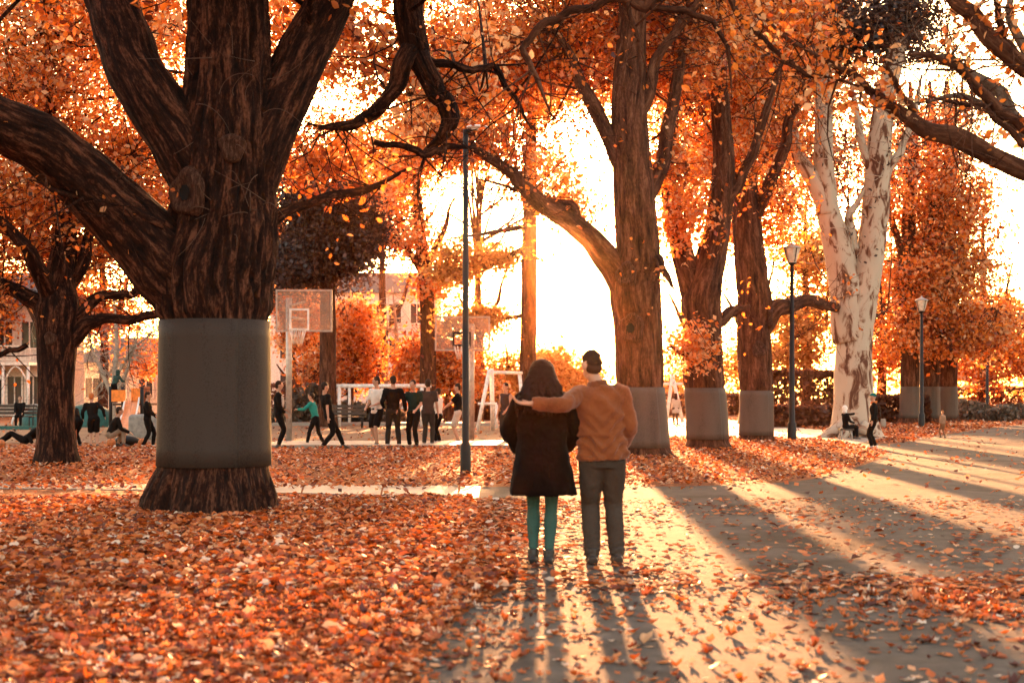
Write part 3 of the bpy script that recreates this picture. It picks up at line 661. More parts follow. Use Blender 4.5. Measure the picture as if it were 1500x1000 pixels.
# straight pine trunk behind the couple and its neighbour
tree('pine_tree', 'slim straight trunk of a pine glowing right beside the sun', 'tree', 56,
     [(773, 628, 14), (773, 610, 12), (774, 500, 11.5), (775, 400, 11), (776, 320, 10), (778, 200, 8), (780, 60, 5)],
     [[(774, 460, 3), (720, 470, 3), (660, 492, 2)], [(775, 360, 4), (730, 385, 3), (680, 400, 2)], [(776, 330, 4), (720, 340, 3), (660, 350, 2)], [(776, 300, 4), (820, 290, 3), (860, 300, 2)]],
     [(690, 375, 70, 10, 56, 1.6, 26, .6), (650, 402, 46, 10, 56, 1.6, 14, .6), (820, 262, 30, 14, 56, 1.5, 5, .65), (695, 465, 60, 14, 56, 1.4, 26, .55), (835, 225, 30, 20, 56, 1.6, 4, .6), (780, 130, 70, 50, 56, 3, 34, .5)],
     n0=24, step=.3, seed=12, lpa=44, sig=.34, leaf=AMBER)
tree('pine_tree', 'pale backlit trunk left of the dark lamp post, crown full of sky gaps', 'tree', 62,
     [(626, 622, 15), (626, 610, 13), (627, 500, 11), (625, 420, 10.5), (618, 370, 9), (612, 300, 7), (606, 200, 5)],
     [[(626, 410, 6), (600, 370, 5), (578, 350, 3)], [(622, 400, 6), (650, 340, 4), (665, 290, 3)], [(616, 340, 4), (640, 300, 3)]],
     [(600, 350, 44, 26, 62, 2, 20, .55), (640, 420, 40, 26, 62, 2, 16, .6), (600, 240, 70, 40, 62, 3, 30, .5), (560, 330, 30, 30, 62, 2, 10, .55), (560, 300, 40, 40, 62, 3, 20, .5)],
     n0=24, step=.3, seed=13, lpa=46, sig=.46)
tree('evergreen_tree', 'dense dark evergreen crown behind the left basketball hoop', 'tree', 58,
     [(480, 628, 14), (480, 560, 12), (480, 450, 11), (478, 350, 8), (474, 260, 5)], [[(480, 430, 6), (440, 380, 4)], [(480, 420, 6), (525, 370, 4)]],
     [(480, 360, 70, 50, 58, 3, 90, .5), (430, 390, 50, 40, 58, 3, 50, .5), (520, 340, 36, 44, 58, 2.4, 40, .5), (470, 300, 60, 40, 58, 3, 40, .5)],
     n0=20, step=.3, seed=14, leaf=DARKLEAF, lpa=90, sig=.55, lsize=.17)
orange_small = [(512, 66, 616, [(510, 530, 54, 44, 90, .5), (520, 470, 40, 36, 40, .55), (455, 540, 26, 14, 14, .55)], 'small round orange tree right of the left basketball hoop'),
                (655, 64, 617, [(650, 530, 55, 44, 90, .5), (605, 535, 30, 36, 34, .5), (690, 560, 40, 24, 34, .5)], 'small orange tree behind the right basketball hoop'),
                (742, 70, 618, [(745, 555, 44, 30, 40, .62), (810, 540, 44, 26, 40, .66), (850, 560, 30, 20, 24, .66)], 'low amber tree backlit behind the couple'),
                (430, 70, 618, [(425, 440, 36, 60, 40, .5), (450, 480, 40, 40, 30, .5)], 'orange tree partly hidden behind the left backboard')]
for k, (x, Y, by, bl, lab) in enumerate(orange_small):
    tree('maple_tree', lab, 'tree', Y, [(x, by + 8, 6), (x, by, 5), (x + 2, by - 60, 4), (x, by - 110, 2.5)], [[(x, by - 45, 3), (x + 25, by - 80, 2), (x + 40, by - 100, 1.5)], [(x, by - 50, 3), (x - 25, by - 85, 2)]],
         [(b[0], b[1], b[2], b[3], Y, 2.0, b[4], b[5]) for b in bl], n0=14, step=.25, amp=.03, seed=30 + k, lpa=44, sig=.36, leaf=ORANGE if k != 2 else AMBER)
# far backdrop trees
far = [(60, 66, [(30, 120, 130, 130, 90, .42), (160, 60, 130, 110, 90, .42), (40, 300, 140, 90, 70, .42), (230, 240, 120, 110, 70, .42)], 'tall distant tree filling the gaps behind the dark left tree', ORANGE),
       (360, 72, [(330, 330, 80, 90, 60, .45), (430, 250, 90, 80, 60, .5), (470, 90, 110, 90, 50, .5), (400, 20, 110, 80, 50, .5)], 'tall distant tree showing on both sides of the near elm trunk', ORANGE),
       (700, 66, [(660, 60, 110, 110, 70, .52), (760, 90, 90, 70, 50, .55), (640, 170, 70, 44, 20, .55), (840, 60, 100, 90, 60, .52)], 'tall distant tree whose orange crown hangs above the sun', ORANGE),
       (1090, 64, [(980, 90, 100, 110, 60, .52), (1100, 130, 100, 120, 80, .52), (1180, 90, 80, 110, 60, .5), (1150, 250, 50, 90, 26, .55), (1040, 230, 50, 50, 18, .55)], 'tall distant tree behind the second and third banded trees', ORANGE),
       (1180, 90, [(1180, 470, 70, 50, 50, .7), (1190, 380, 60, 60, 50, .7), (1160, 520, 60, 26, 30, .5)], 'golden distant tree glowing between the third banded tree and the gum tree', AMBER),
       (1440, 92, [(1460, 470, 70, 40, 50, .5), (1490, 530, 70, 40, 50, .45), (1420, 540, 50, 40, 36, .42)], 'distant orange tree at the right edge behind the last lamp', ORANGE),
       (1290, 95, [(1300, 520, 60, 50, 50, .4), (1330, 440, 60, 60, 46, .45), (1240, 380, 40, 70, 30, .55)], 'distant russet tree behind the gum tree trunk', ORANGE),
       (1590, 92, [(1570, 500, 70, 60, 50, .5), (1650, 480, 90, 90, 50, .5)], 'distant orange tree just past the right edge', ORANGE),
       (330, 95, [(330, 440, 70, 90, 60, .45), (250, 400, 60, 70, 40, .45), (400, 350, 60, 70, 50, .45)], 'distant orange tree behind the near banded elm', ORANGE),
       (150, 88, [(150, 460, 60, 50, 40, .42), (90, 420, 60, 60, 40, .42), (220, 520, 40, 30, 14, .45)], 'distant thin orange tree behind the slide', ORANGE),
       (-40, 80, [(-30, 440, 60, 70, 50, .42), (-100, 380, 90, 120, 60, .42)], 'distant orange tree over the white house', ORANGE),
       (560, 100, [(560, 260, 60, 60, 46, .5), (520, 200, 60, 60, 40, .5), (620, 210, 60, 50, 30, .5)], 'tall distant orange tree above the pale building', ORANGE),
       (1010, 110, [(1010, 560, 60, 36, 30, .7), (1080, 540, 40, 40, 20, .7)], 'low golden distant tree between the first two banded trees', AMBER)]
for k, (x, Y, bl, lab, lf) in enumerate(far):
    tree('park_tree', lab, 'tree', Y, [(x, HY + 3020 / Y + 4, 10), (x, HY + 3020 / Y - 4, 8), (x + 3, 520, 6), (x, 430, 5), (x, 300, 3)], [[(x, 500, 4), (x + 30, 440, 3), (x + 45, 380, 2)], [(x, 490, 4), (x - 30, 430, 3)]],
         [(b[0], b[1], b[2], b[3], Y, 3.5, b[4], b[5]) for b in bl], n0=12, step=.4, amp=.03, seed=50 + k, lpa=46, sig=.6, leaf=lf, group='distant trees across the park')
# bare pale trees
bare = [(165, 56, [(170, 520, 60, 70, 60, .5), (215, 480, 50, 60, 40, .5)], 'bare pale twiggy tree behind the playground'), (575, 66, [(570, 480, 50, 50, 60, .5), (590, 540, 40, 40, 30, .5)], 'bare white twiggy tree between the two orange trees'),
        (445, 76, [(440, 510, 40, 50, 40, .5)], 'bare pale twiggy tree behind the left hoop post')]
for k, (x, Y, bl, lab) in enumerate(bare):
    tree('bare_tree', lab, 'tree', Y, [(x, HY + 3020 / Y + 4, 6), (x, HY + 3020 / Y - 4, 5), (x + 2, 560, 4), (x + 6, 500, 3), (x, 420, 1.5)], [[(x, 585, 3.5), (x + 22, 540, 2.5), (x + 40, 480, 1.5)], [(x, 580, 3.5), (x - 22, 530, 2.5), (x - 36, 490, 1.5)], [(x, 560, 3), (x + 30, 510, 2), (x + 66, 480, 1)]],
         [(b[0], b[1], b[2], b[3], Y, 2, b[4], b[5]) for b in bl], bk=PALE, n0=10, step=.3, amp=.03, seed=70 + k, lpa=0, leafless=True, twig=1.1)

for k, (X0, Y0, lab) in enumerate([(-9.5, 8.0, 'unseen added tree left of the frame, blocking sky light'), (-7.5, -6.0, 'unseen added tree behind the viewpoint, blocking sky light from the left')]):  # unseen trees, added to block sky light and darken the near trunk
    # same proportions as the other elms; written at its own place in metres
    fx = lambda X, Y=14.0: CX + X * F / 14.0
    fz = lambda Z: HY - (Z - HC) * F / 14.0
    t = tree('sky_block_tree', lab, 'tree', 14.0, [(fx(X0), fz(-.1), 90), (fx(X0), fz(.3), 76), (fx(X0), fz(2.5), 66), (fx(X0), fz(6), 50), (fx(X0), fz(11), 20)], [[(fx(X0), fz(3), 40), (fx(X0 - 2), fz(6), 28), (fx(X0 - 3.5), fz(9), 10)], [(fx(X0), fz(3), 40), (fx(X0 + 1), fz(6), 28), (fx(X0 + 1.5), fz(9), 10)]],
         [(fx(X0), fz(7), 3.6 / 14 * F, 3.4 / 14 * F, 14.0, 4.5, 110, .5)], bk=BARK, n0=30, step=.3, seed=90 + k, lpa=30, sig=.45, lsize=.2)
    t.location.y = Y0
def shrub(name, label, px, Y, wpx, hpx, dm, leaf, n, tn, seed, cat='shrub', boxy=False, group=None):
    r = np.random.default_rng(seed); s = Y / F
    b = P(px, HY + HC * F / Y, Y); root = empty(name, (b.x, Y, 0)); tag(root, label, cat, group)
    wm, hm = wpx * s, hpx * s
    if boxy:
        C = r.uniform(-1, 1, (n, 3)); f = r.integers(0, 3, n); C[np.arange(n), f] = np.sign(C[np.arange(n), f]) * r.uniform(.85, 1.02, n)
        C = C * np.array((wm / 2, dm / 2, hm / 2)) + np.array((b.x, Y, hm / 2))
    else:
        nb = 14; cc = r.normal(size=(nb, 3)) * .42; cc[:, 2] = np.abs(cc[:, 2]) * .9
        k = r.integers(0, nb, n); d = r.normal(size=(n, 3)); d /= np.linalg.norm(d, axis=1)[:, None]
        C = (cc[k] + d * r.uniform(.3, .5, (n, 1))) * np.array((wm / 2, dm / 2, hm * .62)) + np.array((b.x, Y, 0))
        C = C[C[:, 2] > .02]
    lump = fbm(C * 1.2, seed); C = C + np.stack([lump * .12] * 3, 1)
    C[:, 2] = np.maximum(C[:, 2], .02)
    m_ = MB(); leaf_quads(m_, C, sizeY(Y) * r.uniform(.8, 1.6, len(C)), None, tn + .2 * lump + r.normal(size=len(C)) * .16, seed, simple=True); stuff(m_.build('foliage', leaf, root))
    sm = MB()
    for k in range(7):
        a = Vector((b.x + r.uniform(-.3, .3) * wm, Y + r.uniform(-.3, .3) * dm, -.03)); sm.bar(a, a + Vector((r.uniform(-.2, .2), r.uniform(-.2, .2), hm * .7)), .03, 5, .012)
    sm.build('stems', BARK2, root)
shrub('hedge', 'long russet hedge between the third banded tree and the gum tree', 1175, 68, 150, 74, 2, HEDGE, 9000, .5, 1, 'hedge', True)
shrub('hedge', 'lower dark clipped hedge just right of the gum trunk', 1308, 66, 90, 38, 2, HEDGE, 5000, .25, 2, 'hedge', True)
shrub('hedge', 'low clipped hedge in front of the tall russet hedge', 1180, 58, 150, 30, 1.4, HEDGE, 6000, .4, 3, 'hedge', True)
shrub('shrub', 'grey green bush near the right edge, left of the last lamp', 1425, 70, 80, 42, 2.5, BUSH, 3600, .5, 4)
shrub('shrub', 'dark bush at the far right edge', 1490, 72, 70, 36, 2.5, BUSH, 2600, .3, 5)
shrub('shrub', 'dark grey bush behind the teal shirted player', 438, 62, 74, 70, 2.5, BUSH, 4200, .35, 6)
shrub('shrub', 'dark bush inside the white goal frame', 556, 64, 110, 46, 2, BUSH, 4200, .22, 7)
shrub('shrub', 'russet bush behind the white swing frame', 700, 72, 120, 50, 2.5, HEDGE, 4200, .5, 8)
shrub('hedge', 'backlit russet hedge behind the couple', 850, 84, 190, 36, 2, HEDGE, 6000, .6, 9, 'hedge', True)
shrub('hedge', 'far low hedge left of the first banded tree', 1020, 88, 140, 30, 2, HEDGE, 4500, .6, 10, 'hedge', True)
shrub('hedge', 'distant hedge closing the park at the far right', 1540, 100, 340, 36, 3, HEDGE, 8000, .45, 11, 'hedge', True)
shrub('hedge', 'distant hedge closing the park behind the playground', 200, 100, 520, 40, 3, HEDGE, 10000, .45, 12, 'hedge', True)

# ------------------------------------------------------------------ buildings far behind
WHITE = flat('white_render', (.66, .60, .52), .8); TRIM = flat('white_trim', (.74, .70, .62), .6); ROOF = flat('slate_roof', (.12, .10, .09), .8)
GLASS = flat('dark_glass', (.04, .04, .045), .12, 0, .1, 3, 0, .6); BRICK = flat('red_brick_wall', (.32, .13, .08), .85)
def window(parent, x, y, z, w_, h_):
    f = MB()
    for dx in (-w_ / 2, w_ / 2): f.box((x + dx, y - .05, z), (.1, .14, h_ + .1))
    for dz in (-h_ / 2, h_ / 2): f.box((x, y - .052, z + dz), (w_ - .1, .13, .1))
    f.box((x, y - .04, z), (.06, .1, h_ - .1)); fr = f.build('window', TRIM, parent, False)
    q = MB(); q.box((x, y - .012, z), (w_, .03, h_)); q.build('pane', GLASS, fr, False)
def house(name, label, x0, x1, Y, h, roofh, wins, wall=WHITE, verandah=False):
    a, b = P(x0, 600, Y).x, P(x1, 600, Y).x; root = empty(name, ((a + b) / 2, Y, 0)); tag(root, label, 'building')
    m_ = MB(); m_.box(((a + b) / 2, Y + 4, h / 2 - .1), (b - a, 8, h + .2)); m_.build('wall', wall, root, False)
    r = MB(); e = .4; V = [(a - e, Y - e, h), (b + e, Y - e, h), (b + e, Y + 8 + e, h), (a - e, Y + 8 + e, h), (a + 1.5, Y + 4, h + roofh), (b - 1.5, Y + 4, h + roofh)]
    V = [(x, y, z + .012) for x, y, z in V]
    r.add(V, [(3, 2, 1, 0), (0, 1, 5, 4), (2, 3, 4, 5), (1, 2, 5), (3, 0, 4)]); r.build('roof', ROOF, root, False)
    for (fx, z, w_, h_) in wins: window(root, a + (b - a) * fx, Y, z, w_, h_)
    if verandah:
        d = 2.2; q = MB(); q.box(((a + b) / 2, Y - d / 2 - .06, 3.0), (b - a, d, .16)); q.build('verandah_roof', TRIM, root, False)
        q = MB(); q.box(((a + b) / 2, Y - d + .1, 4.0), (b - a, .06, .08)); q.box(((a + b) / 2, Y - d + .1, 3.25), (b - a, .05, .06))
        n = int((b - a) / .25)
        for i in range(n + 1): q.box((a + i * (b - a) / n, Y - d + .1, 3.62), (.035, .035, .66))
        q.build('balustrade', TRIM, root, False)
        n = 5
        for i in range(n + 1):
            x = a + .1 + i * (b - a - .2) / n
            p = MB(); p.bar((x, Y - d + .1, -.05), (x, Y - d + .1, 2.92), .09, 10); po = p.build('post', TRIM, root)
            if i < n:
                br = MB(); wd = (b - a - .2) / n; pts = [(x + .1 + (wd - .2) * t, Y - d + .1, 2.1 + .75 * math.sin(math.pi * t)) for t in np.linspace(0, 1, 13)]
                V, Fc, _ = tube(pts, [.05] * 13, 6); br.add(V, Fc); br.build('arch_fretwork', TRIM, po)
house('verandah_house', 'white two storey house with an arched verandah at the left edge', -120, 62, 82, 6.4, 2.2, [(.62, 1.5, .9, 1.7), (.78, 1.5, .9, 1.7), (.93, 1.5, .9, 1.7), (.7, 4.7, 1, 1.6), (.9, 4.7, 1, 1.6), (.5, 4.7, 1, 1.6)], verandah=True)
house('white_building', 'pale two storey building seen through the trees behind the goal', 395, 640, 118, 9.6, 2.0, [(.1 + .13 * i, z, 1.1, 1.7) for i in range(7) for z in (2, 5.0, 7.9)])
house('white_cottage', 'pale low building behind the playground slide', 110, 240, 96, 3.4, 1.8, [(.2, 1.7, 1, 1.4), (.5, 1.7, 1, 1.4), (.8, 1.7, 1, 1.4)])

# ------------------------------------------------------------------ street furniture
BLACK = flat('black_iron', (.010, .0065, .005), .6, 0); STEEL = flat('galvanised_steel', (.42, .38, .33), .45, .5); WPAINT = flat('white_paint', (.78, .74, .68), .5)
LGLASS = flat('milky_lantern_glass', (.62, .52, .40), .3); ORP = flat('orange_plastic', (.78, .20, .02), .4); SLIDE = flat('peach_slide_plastic', (.80, .27, .10), .35)
TIMBER = flat('dark_timber', (.06, .04, .028), .7); TEAL = flat('teal_plastic', (.010, .085, .072), .5); STONE = flat('grey_stone', (.25, .22, .19), .85)
def pole(root, x, y, h, r0, r1, m=BLACK):
    V, Fc, _ = tube([(x, y, -.05), (x, y, .02), (x, y, .5), (x, y, .55), (x, y, h)], [r0 * 1.5, r0 * 1.5, r0 * 1.45, r0, r1], 16, res=1)
    MB().add(V, Fc).build('pole', m, root)
def streetlight(px, Y, ytop):
    b = P(px, 0, Y); root = empty('street_lamp', (b.x, Y, 0)); tag(root, 'tall dark lamp post with a flat lamp head, left of the couple', 'street lamp')
    h = HC + (HY - ytop) * Y / F; pole(root, b.x, Y, h, .064, .045)
    q = MB(); V, Fc, _ = tube([(b.x, Y, h - .06), (b.x + .08, Y, h), (b.x + .2, Y, h + .02)], [.035, .035, .035], 10, step=.03); q.add(V, Fc).build('arm', BLACK, root)
    q = MB(); V, Fc, _ = tube([(b.x + .02, Y, h + .035), (b.x + .1, Y, h + .045), (b.x + .3, Y, h + .045), (b.x + .4, Y, h + .035)], [(.05, .02), (.11, .035), (.11, .035), (.04, .015)], 16, step=.04, ref=(0, 1, 0)); hd = q.add(V, Fc).build('lamp_head', WPAINT, root)
    q = MB(); q.box((b.x + .2, Y, h + .004), (.22, .16, .02)); q.build('lens', LGLASS, hd, False)
streetlight(682, 24.8, 190)
def lantern(px, Y, ytop, lab, sc=1.0):
    b = P(px, 0, Y); root = empty('lantern_lamp', (b.x, Y, 0)); tag(root, lab, 'street lamp', 'black lantern lamps along the far path')
    h = HC + (HY - ytop) * Y / F; pole(root, b.x, Y, h - .62, .09, .055)
    V, Fc, _ = tube([(b.x, Y, h - .62), (b.x, Y, h - .58), (b.x, Y, h - .56), (b.x, Y, h - .54)], [.05, .1, .15, .12], 12, res=1); MB().add(V, Fc).build('lamp_collar', BLACK, root)
    q = MB(); V, Fc, _ = tube([(b.x, Y, h - .54), (b.x, Y, h - .5), (b.x, Y, h - .12)], [.12, .14, .25], 8, res=1); gl = q.add(V, Fc).build('lantern_glass', LGLASS, root, False)
    q = MB()
    for k in range(4):
        a = k * math.pi / 2 + .4; q.bar((b.x + .145 * math.cos(a), Y + .145 * math.sin(a), h - .52), (b.x + .257 * math.cos(a), Y + .257 * math.sin(a), h - .11), .012, 6)
    q.build('lantern_frame', BLACK, root)
    V, Fc, _ = tube([(b.x, Y, h - .12), (b.x, Y, h - .09), (b.x, Y, h - .02), (b.x, Y, h + .02), (b.x, Y, h + .08)], [.28, .27, .12, .04, .02], 12, res=1); MB().add(V, Fc).build('lantern_cap', LGLASS if False else STEEL, root)
lantern(1160, 42.0, 358, 'black lantern lamp post standing left of the pale gum tree')
lantern(1350, 58.0, 436, 'black lantern lamp post in front of the distant banded trunks')
lantern(1446, 77.0, 488, 'farthest lantern lamp post near the right edge')

def acrylic():
    m, t, b, out = mat('scratched_clear_acrylic'); b.inputs['Base Color'].default_value = (.42, .30, .22, 1); b.inputs['Roughness'].default_value = .3
    tr = t.nodes.new('ShaderNodeBsdfTransparent'); mx = t.nodes.new('ShaderNodeMixShader')
    nz = node(t, 'ShaderNodeTexNoise', Scale=7.0, Detail=6.0); t.links.new(coord(t, (1, 1, 1)), nz.inputs['Vector']); r = ramp(t, [(.3, (.25, .25, .25)), (.7, (.5, .5, .5))], nz.outputs[0])
    t.links.new(r.outputs[0], mx.inputs[0]); t.links.new(tr.outputs[0], mx.inputs[1]); t.links.new(b.outputs[0], mx.inputs[2]); t.links.new(mx.outputs[0], out.inputs[0]); return m
ACRYL = acrylic(); FADED = flat('faded_white_edge', (.42, .33, .26), .6)
def hoop(px, Y, bx0, bx1, by0, by1, arm, lab, inner, rimx):
    b = P(px, 0, Y); root = empty('basketball_hoop', (b.x, Y, 0)); tag(root, lab, 'basketball hoop', 'basketball hoops on the court')
    A, B = P(bx0, by1, Y), P(bx1, by0, Y); h = A.z + .25
    q = MB(); q.bar((b.x, Y + .5, -.05), (b.x, Y + .5, B.z - .2), .085, 14); q.build('post', STEEL, root)
    q = MB(); c = ((A.x + B.x) / 2, Y, (A.z + B.z) / 2)
    for dz in (.15, -.15): q.bar((b.x, Y + .5, c[2] + dz), (c[0], Y + .05, c[2] + dz * 1.6), .04, 8)
    q.build('bracket_arm', STEEL, root)
    w_, h_ = B.x - A.x, B.z - A.z
    q = MB(); q.box(c, (w_, .035, h_)); bd = q.build('backboard', ACRYL, root, False)
    q = MB(); t = .05
    for dz in (-h_ / 2 + t / 2, h_ / 2 - t / 2): q.box((c[0], Y - .024, c[2] + dz), (w_, .012, t))
    for dx in (-w_ / 2 + t / 2, w_ / 2 - t / 2): q.box((c[0] + dx, Y - .0245, c[2]), (t, .012, h_ - 2 * t))
    q.build('border', FADED, bd, False)
    q = MB(); ia, ib = P(inner[0], inner[3], Y), P(inner[2], inner[1], Y); ic = ((ia.x + ib.x) / 2, Y - .024, (ia.z + ib.z) / 2); iw, ih = ib.x - ia.x, ib.z - ia.z
    for dz in (-ih / 2 + t / 2, ih / 2 - t / 2): q.box((ic[0], ic[1], ic[2] + dz), (iw, .014, t))
    for dx in (-iw / 2 + t / 2, iw / 2 - t / 2): q.box((ic[0] + dx, ic[1] - .0005, ic[2]), (t, .014, ih - 2 * t))
    q.build('target_square', WPAINT if inner[4] else BLACK, bd, False)
    q = MB(); rc = Vector((ic[0], Y - .3, ia.z + .02)); pts = [rc + Vector((.23 * math.cos(a), .23 * math.sin(a), 0)) for a in np.linspace(0, 2 * math.pi, 25)]
    V, Fc, _ = tube(pts, [.016] * 25, 6); q.add(V, Fc); q.box((rc.x, Y - .06, rc.z), (.12, .08, .05)); q.build('rim', WPAINT if inner[4] else BLACK, root)
    q = MB()
    for k in range(12):
        a = 2 * math.pi * k / 12
        for s_ in (.26, -.26):
            q.bar(rc + Vector((.23 * math.cos(a), .23 * math.sin(a), -.01)), rc + Vector((.13 * math.cos(a + s_), .13 * math.sin(a + s_), -.4)), .005, 4)
    q.build('net', WPAINT, root)
hoop(419, 39.0, 404, 487, 424, 486, 0, 'left basketball hoop with clear white-edged backboard beside the elm', (424, 452, 453, 484, True), 430)
hoop(690, 41.5, 637, 718, 463, 514, 0, 'right basketball hoop behind the dark lamp post', (663, 486, 690, 507, False), 680)
# goal frame
def framework(name, label, cat, bars, m, parts=('post', 'bar')):
    r = empty(name, bars[0][0]); r.location.z = 0; tag(r, label, cat)
    for (a, b, rad, nm) in bars:
        q = MB(); q.bar(a, b, rad, 10); q.build(nm, m, r)
    return r
Yg = 58
def pg(x, y, Y=Yg): return P(x, y, Y)
framework('goal_frame', 'white goal frame standing behind the group of players', 'goal', [(pg(497, 627), pg(497, 564), .075, 'post'), (pg(512, 620, 61), pg(512, 564, 61), .06, 'post'), (pg(493, 565), pg(622, 565), .085, 'crossbar'), (pg(618, 627), pg(618, 565), .075, 'post'), (pg(512, 566, 61), pg(632, 566, 61), .05, 'crossbar')], WPAINT)
Ys = 52
framework('swing_frame', 'white A-shaped swing frame right of the dark lamp post', 'swing frame', [(pg(717, 541, Ys), pg(699, 631, Ys), .07, 'leg'), (pg(720, 541, Ys + .1), pg(722, 630, Ys + 1), .085, 'leg'), (pg(716, 545, Ys), pg(764, 546, Ys + 3), .06, 'crossbar'), (pg(700, 591, Ys), pg(728, 591, Ys), .05, 'brace'), (pg(727, 592, Ys), pg(728, 627, Ys), .05, 'post'), (pg(761, 546, Ys + 3), pg(768, 624, Ys + 3), .07, 'leg')], WPAINT)
framework('swing_frame', 'white frame leaning legs seen between the first two banded trees', 'swing frame', [(pg(985, 548, 66), pg(1000, 618, 66), .08, 'leg'), (pg(985, 548, 66), pg(976, 618, 66), .08, 'leg'), (pg(966, 562, 66), pg(1000, 562, 66), .06, 'crossbar'), (pg(966, 562, 66), pg(964, 618, 66), .06, 'leg')], WPAINT)
def bench(px, Y, lab, wm=1.7, rz=0, m=TIMBER):
    b = P(px, 0, Y); root = empty('park_bench', (b.x, Y, 0), rz, world=False); tag(root, lab, 'bench')
    for k in range(4):
        q = MB(); q.box((0, -.18 + k * .12, .45), (wm, .1, .035)); q.build('seat_slat', m, root, False)
    for k in range(3):
        q = MB(); q.box((0, .27 + k * .03, .58 + k * .14), (wm, .03, .11)); q.build('back_slat', m, root, False)
    for s_ in (-1, 1):
        q = MB(); x = s_ * (wm / 2 - .15)
        q.bar((x, -.2, -.02), (x, -.2, .43), .025, 8); q.bar((x, .24, -.02), (x, .25, .43), .025, 8); q.bar((x, .25, .42), (x, .36, .95), .022, 8); q.bar((x, -.22, .415), (x, .25, .415), .02, 8)
        q.build('leg_frame', BLACK, root)
    return root
bench(508, 56, 'dark park bench between the walking player and the white shirted player', 1.5)
bench(16, 57, 'dark park bench at the left edge in front of the white house', 1.9)

# playground with slide
Yp = 46
root = empty('playground_slide', P(190, 0, Yp)); root.location.z = 0; tag(root, 'playground tower with orange panels and a peach coloured slide', 'slide')
def pp(x, y, d=0): return P(x, y, Yp + d)
for x, d in ((180, .4), (208, .4), (162, .9), (212, 1.2)):
    q = MB(); q.bar((pp(x, 600, d).x, Yp + d, -.05), pp(x, 566, d), .06, 10); q.build('post', BLACK, root)
q = MB(); a, b = pp(161, 588), pp(181, 571); q.box(((a.x + b.x) / 2, Yp + .2, (a.z + b.z) / 2), (b.x - a.x, .06, b.z - a.z)); q.build('side_panel', ORP, root, False)
q = MB(); a, b = pp(187, 590), pp(200, 568); q.box(((a.x + b.x) / 2, Yp + .45, (a.z + b.z) / 2), (b.x - a.x, .06, b.z - a.z)); q.build('back_panel', ORP, root, False)
q = MB(); a, b = pp(202, 592), pp(211, 566); q.box(((a.x + b.x) / 2, Yp + .75, (a.z + b.z) / 2), (b.x - a.x, .05, b.z - a.z)); q.build('side_panel', flat('brown_orange_panel', (.33, .09, .03), .5), root, False)
zp = pp(190, 590).z
q = MB(); a, b = pp(160, 590), pp(212, 590); q.box(((a.x + b.x) / 2, Yp + 1.0, zp - .05), (b.x - a.x, 1.2, .07)); q.build('platform', TIMBER, root, False)
q = MB(); tp_ = [pp(193.5, 588, .4), pp(192, 598, 0), pp(188, 616, -.9), pp(184, 626, -1.5), pp(181, 630, -1.9)]; pr, _ = resample(tp_, np.zeros(5), .15)
V = []; hw = .23
for p in pr: V += [(p[0] - hw, p[1], p[2] + .12), (p[0] - hw + .03, p[1], p[2]), (p[0] + hw - .03, p[1], p[2]), (p[0] + hw, p[1], p[2] + .12)]
Q = [(i * 4 + j, i * 4 + j + 1, i * 4 + 4 + j + 1, i * 4 + 4 + j) for i in range(len(pr) - 1) for j in range(3)]
so_ = q.add(V, Q).build('slide_chute', SLIDE, root).modifiers.new('t', 'SOLIDIFY'); so_.thickness = .03
q = MB()
for s_ in (-1, 1):
    V, Fc, _ = tube([Vector(p) + Vector((s_ * hw, 0, .13)) for p in pr], [.03] * len(pr), 8); q.add(V, Fc)
q.build('chute_rail', WPAINT, root)
# low teal dome mound, stone block, teal edge
def blob_thing(name, label, cat, c, r, m, seed=0, rough=.1, sub=(28, 16)):
    q = MB(); q.ball((0, 0, 0), r, *sub); V = q.v[0]; d = fbm(V * 2.2, seed); q.v[0] = V * (1 + rough * d[:, None]) + np.array(c)
    o = q.build(name, m); tag(o, label, cat); return o
root = empty('play_mound', (P(58, 0, 60).x, 60, 0)); tag(root, 'low teal play dome with white rim behind the left tree trunk', 'play dome')
q = MB(); q.ball((P(62, 0, 60).x, 60, 0), (1.0, .8, .8), 24, 12); q.build('dome', TEAL, root)
q = MB(); V, Fc, _ = tube([(P(62, 0, 60).x + .98 * math.cos(a), 59.15, .05 + .82 * math.sin(a)) for a in np.linspace(0, math.pi, 21)], [.05] * 21, 8); q.add(V, Fc).build('rim', WPAINT, root)
q = MB(); q.ball((P(128, 0, 58).x, 58, 0), (1.3, .9, .95), 24, 12); o = q.build('play_mound', TEAL); tag(o, 'dark teal play mound behind the bending boy', 'play dome')
q = MB(); q.box((P(10, 0, 54).x, 53.6, .07), (2.6, .12, .16)); o = q.build('play_border', TEAL, None, False); tag(o, 'low teal border board under the left bench', 'border board')
q = MB(); q.box((0, 0, 0), (1.02, .7, .78)); o = q.build('stone_block', STONE, None, False); o.location = (P(216, 0, 43).x, 43, .37); tag(o, 'rounded grey stone block below the slide', 'stone block')
bv = o.modifiers.new('b', 'BEVEL'); bv.width = .12; bv.segments = 4
for f in o.data.polygons: f.use_smooth = True
BALL = flat('basketball_rubber', (.50, .15, .04), .6)
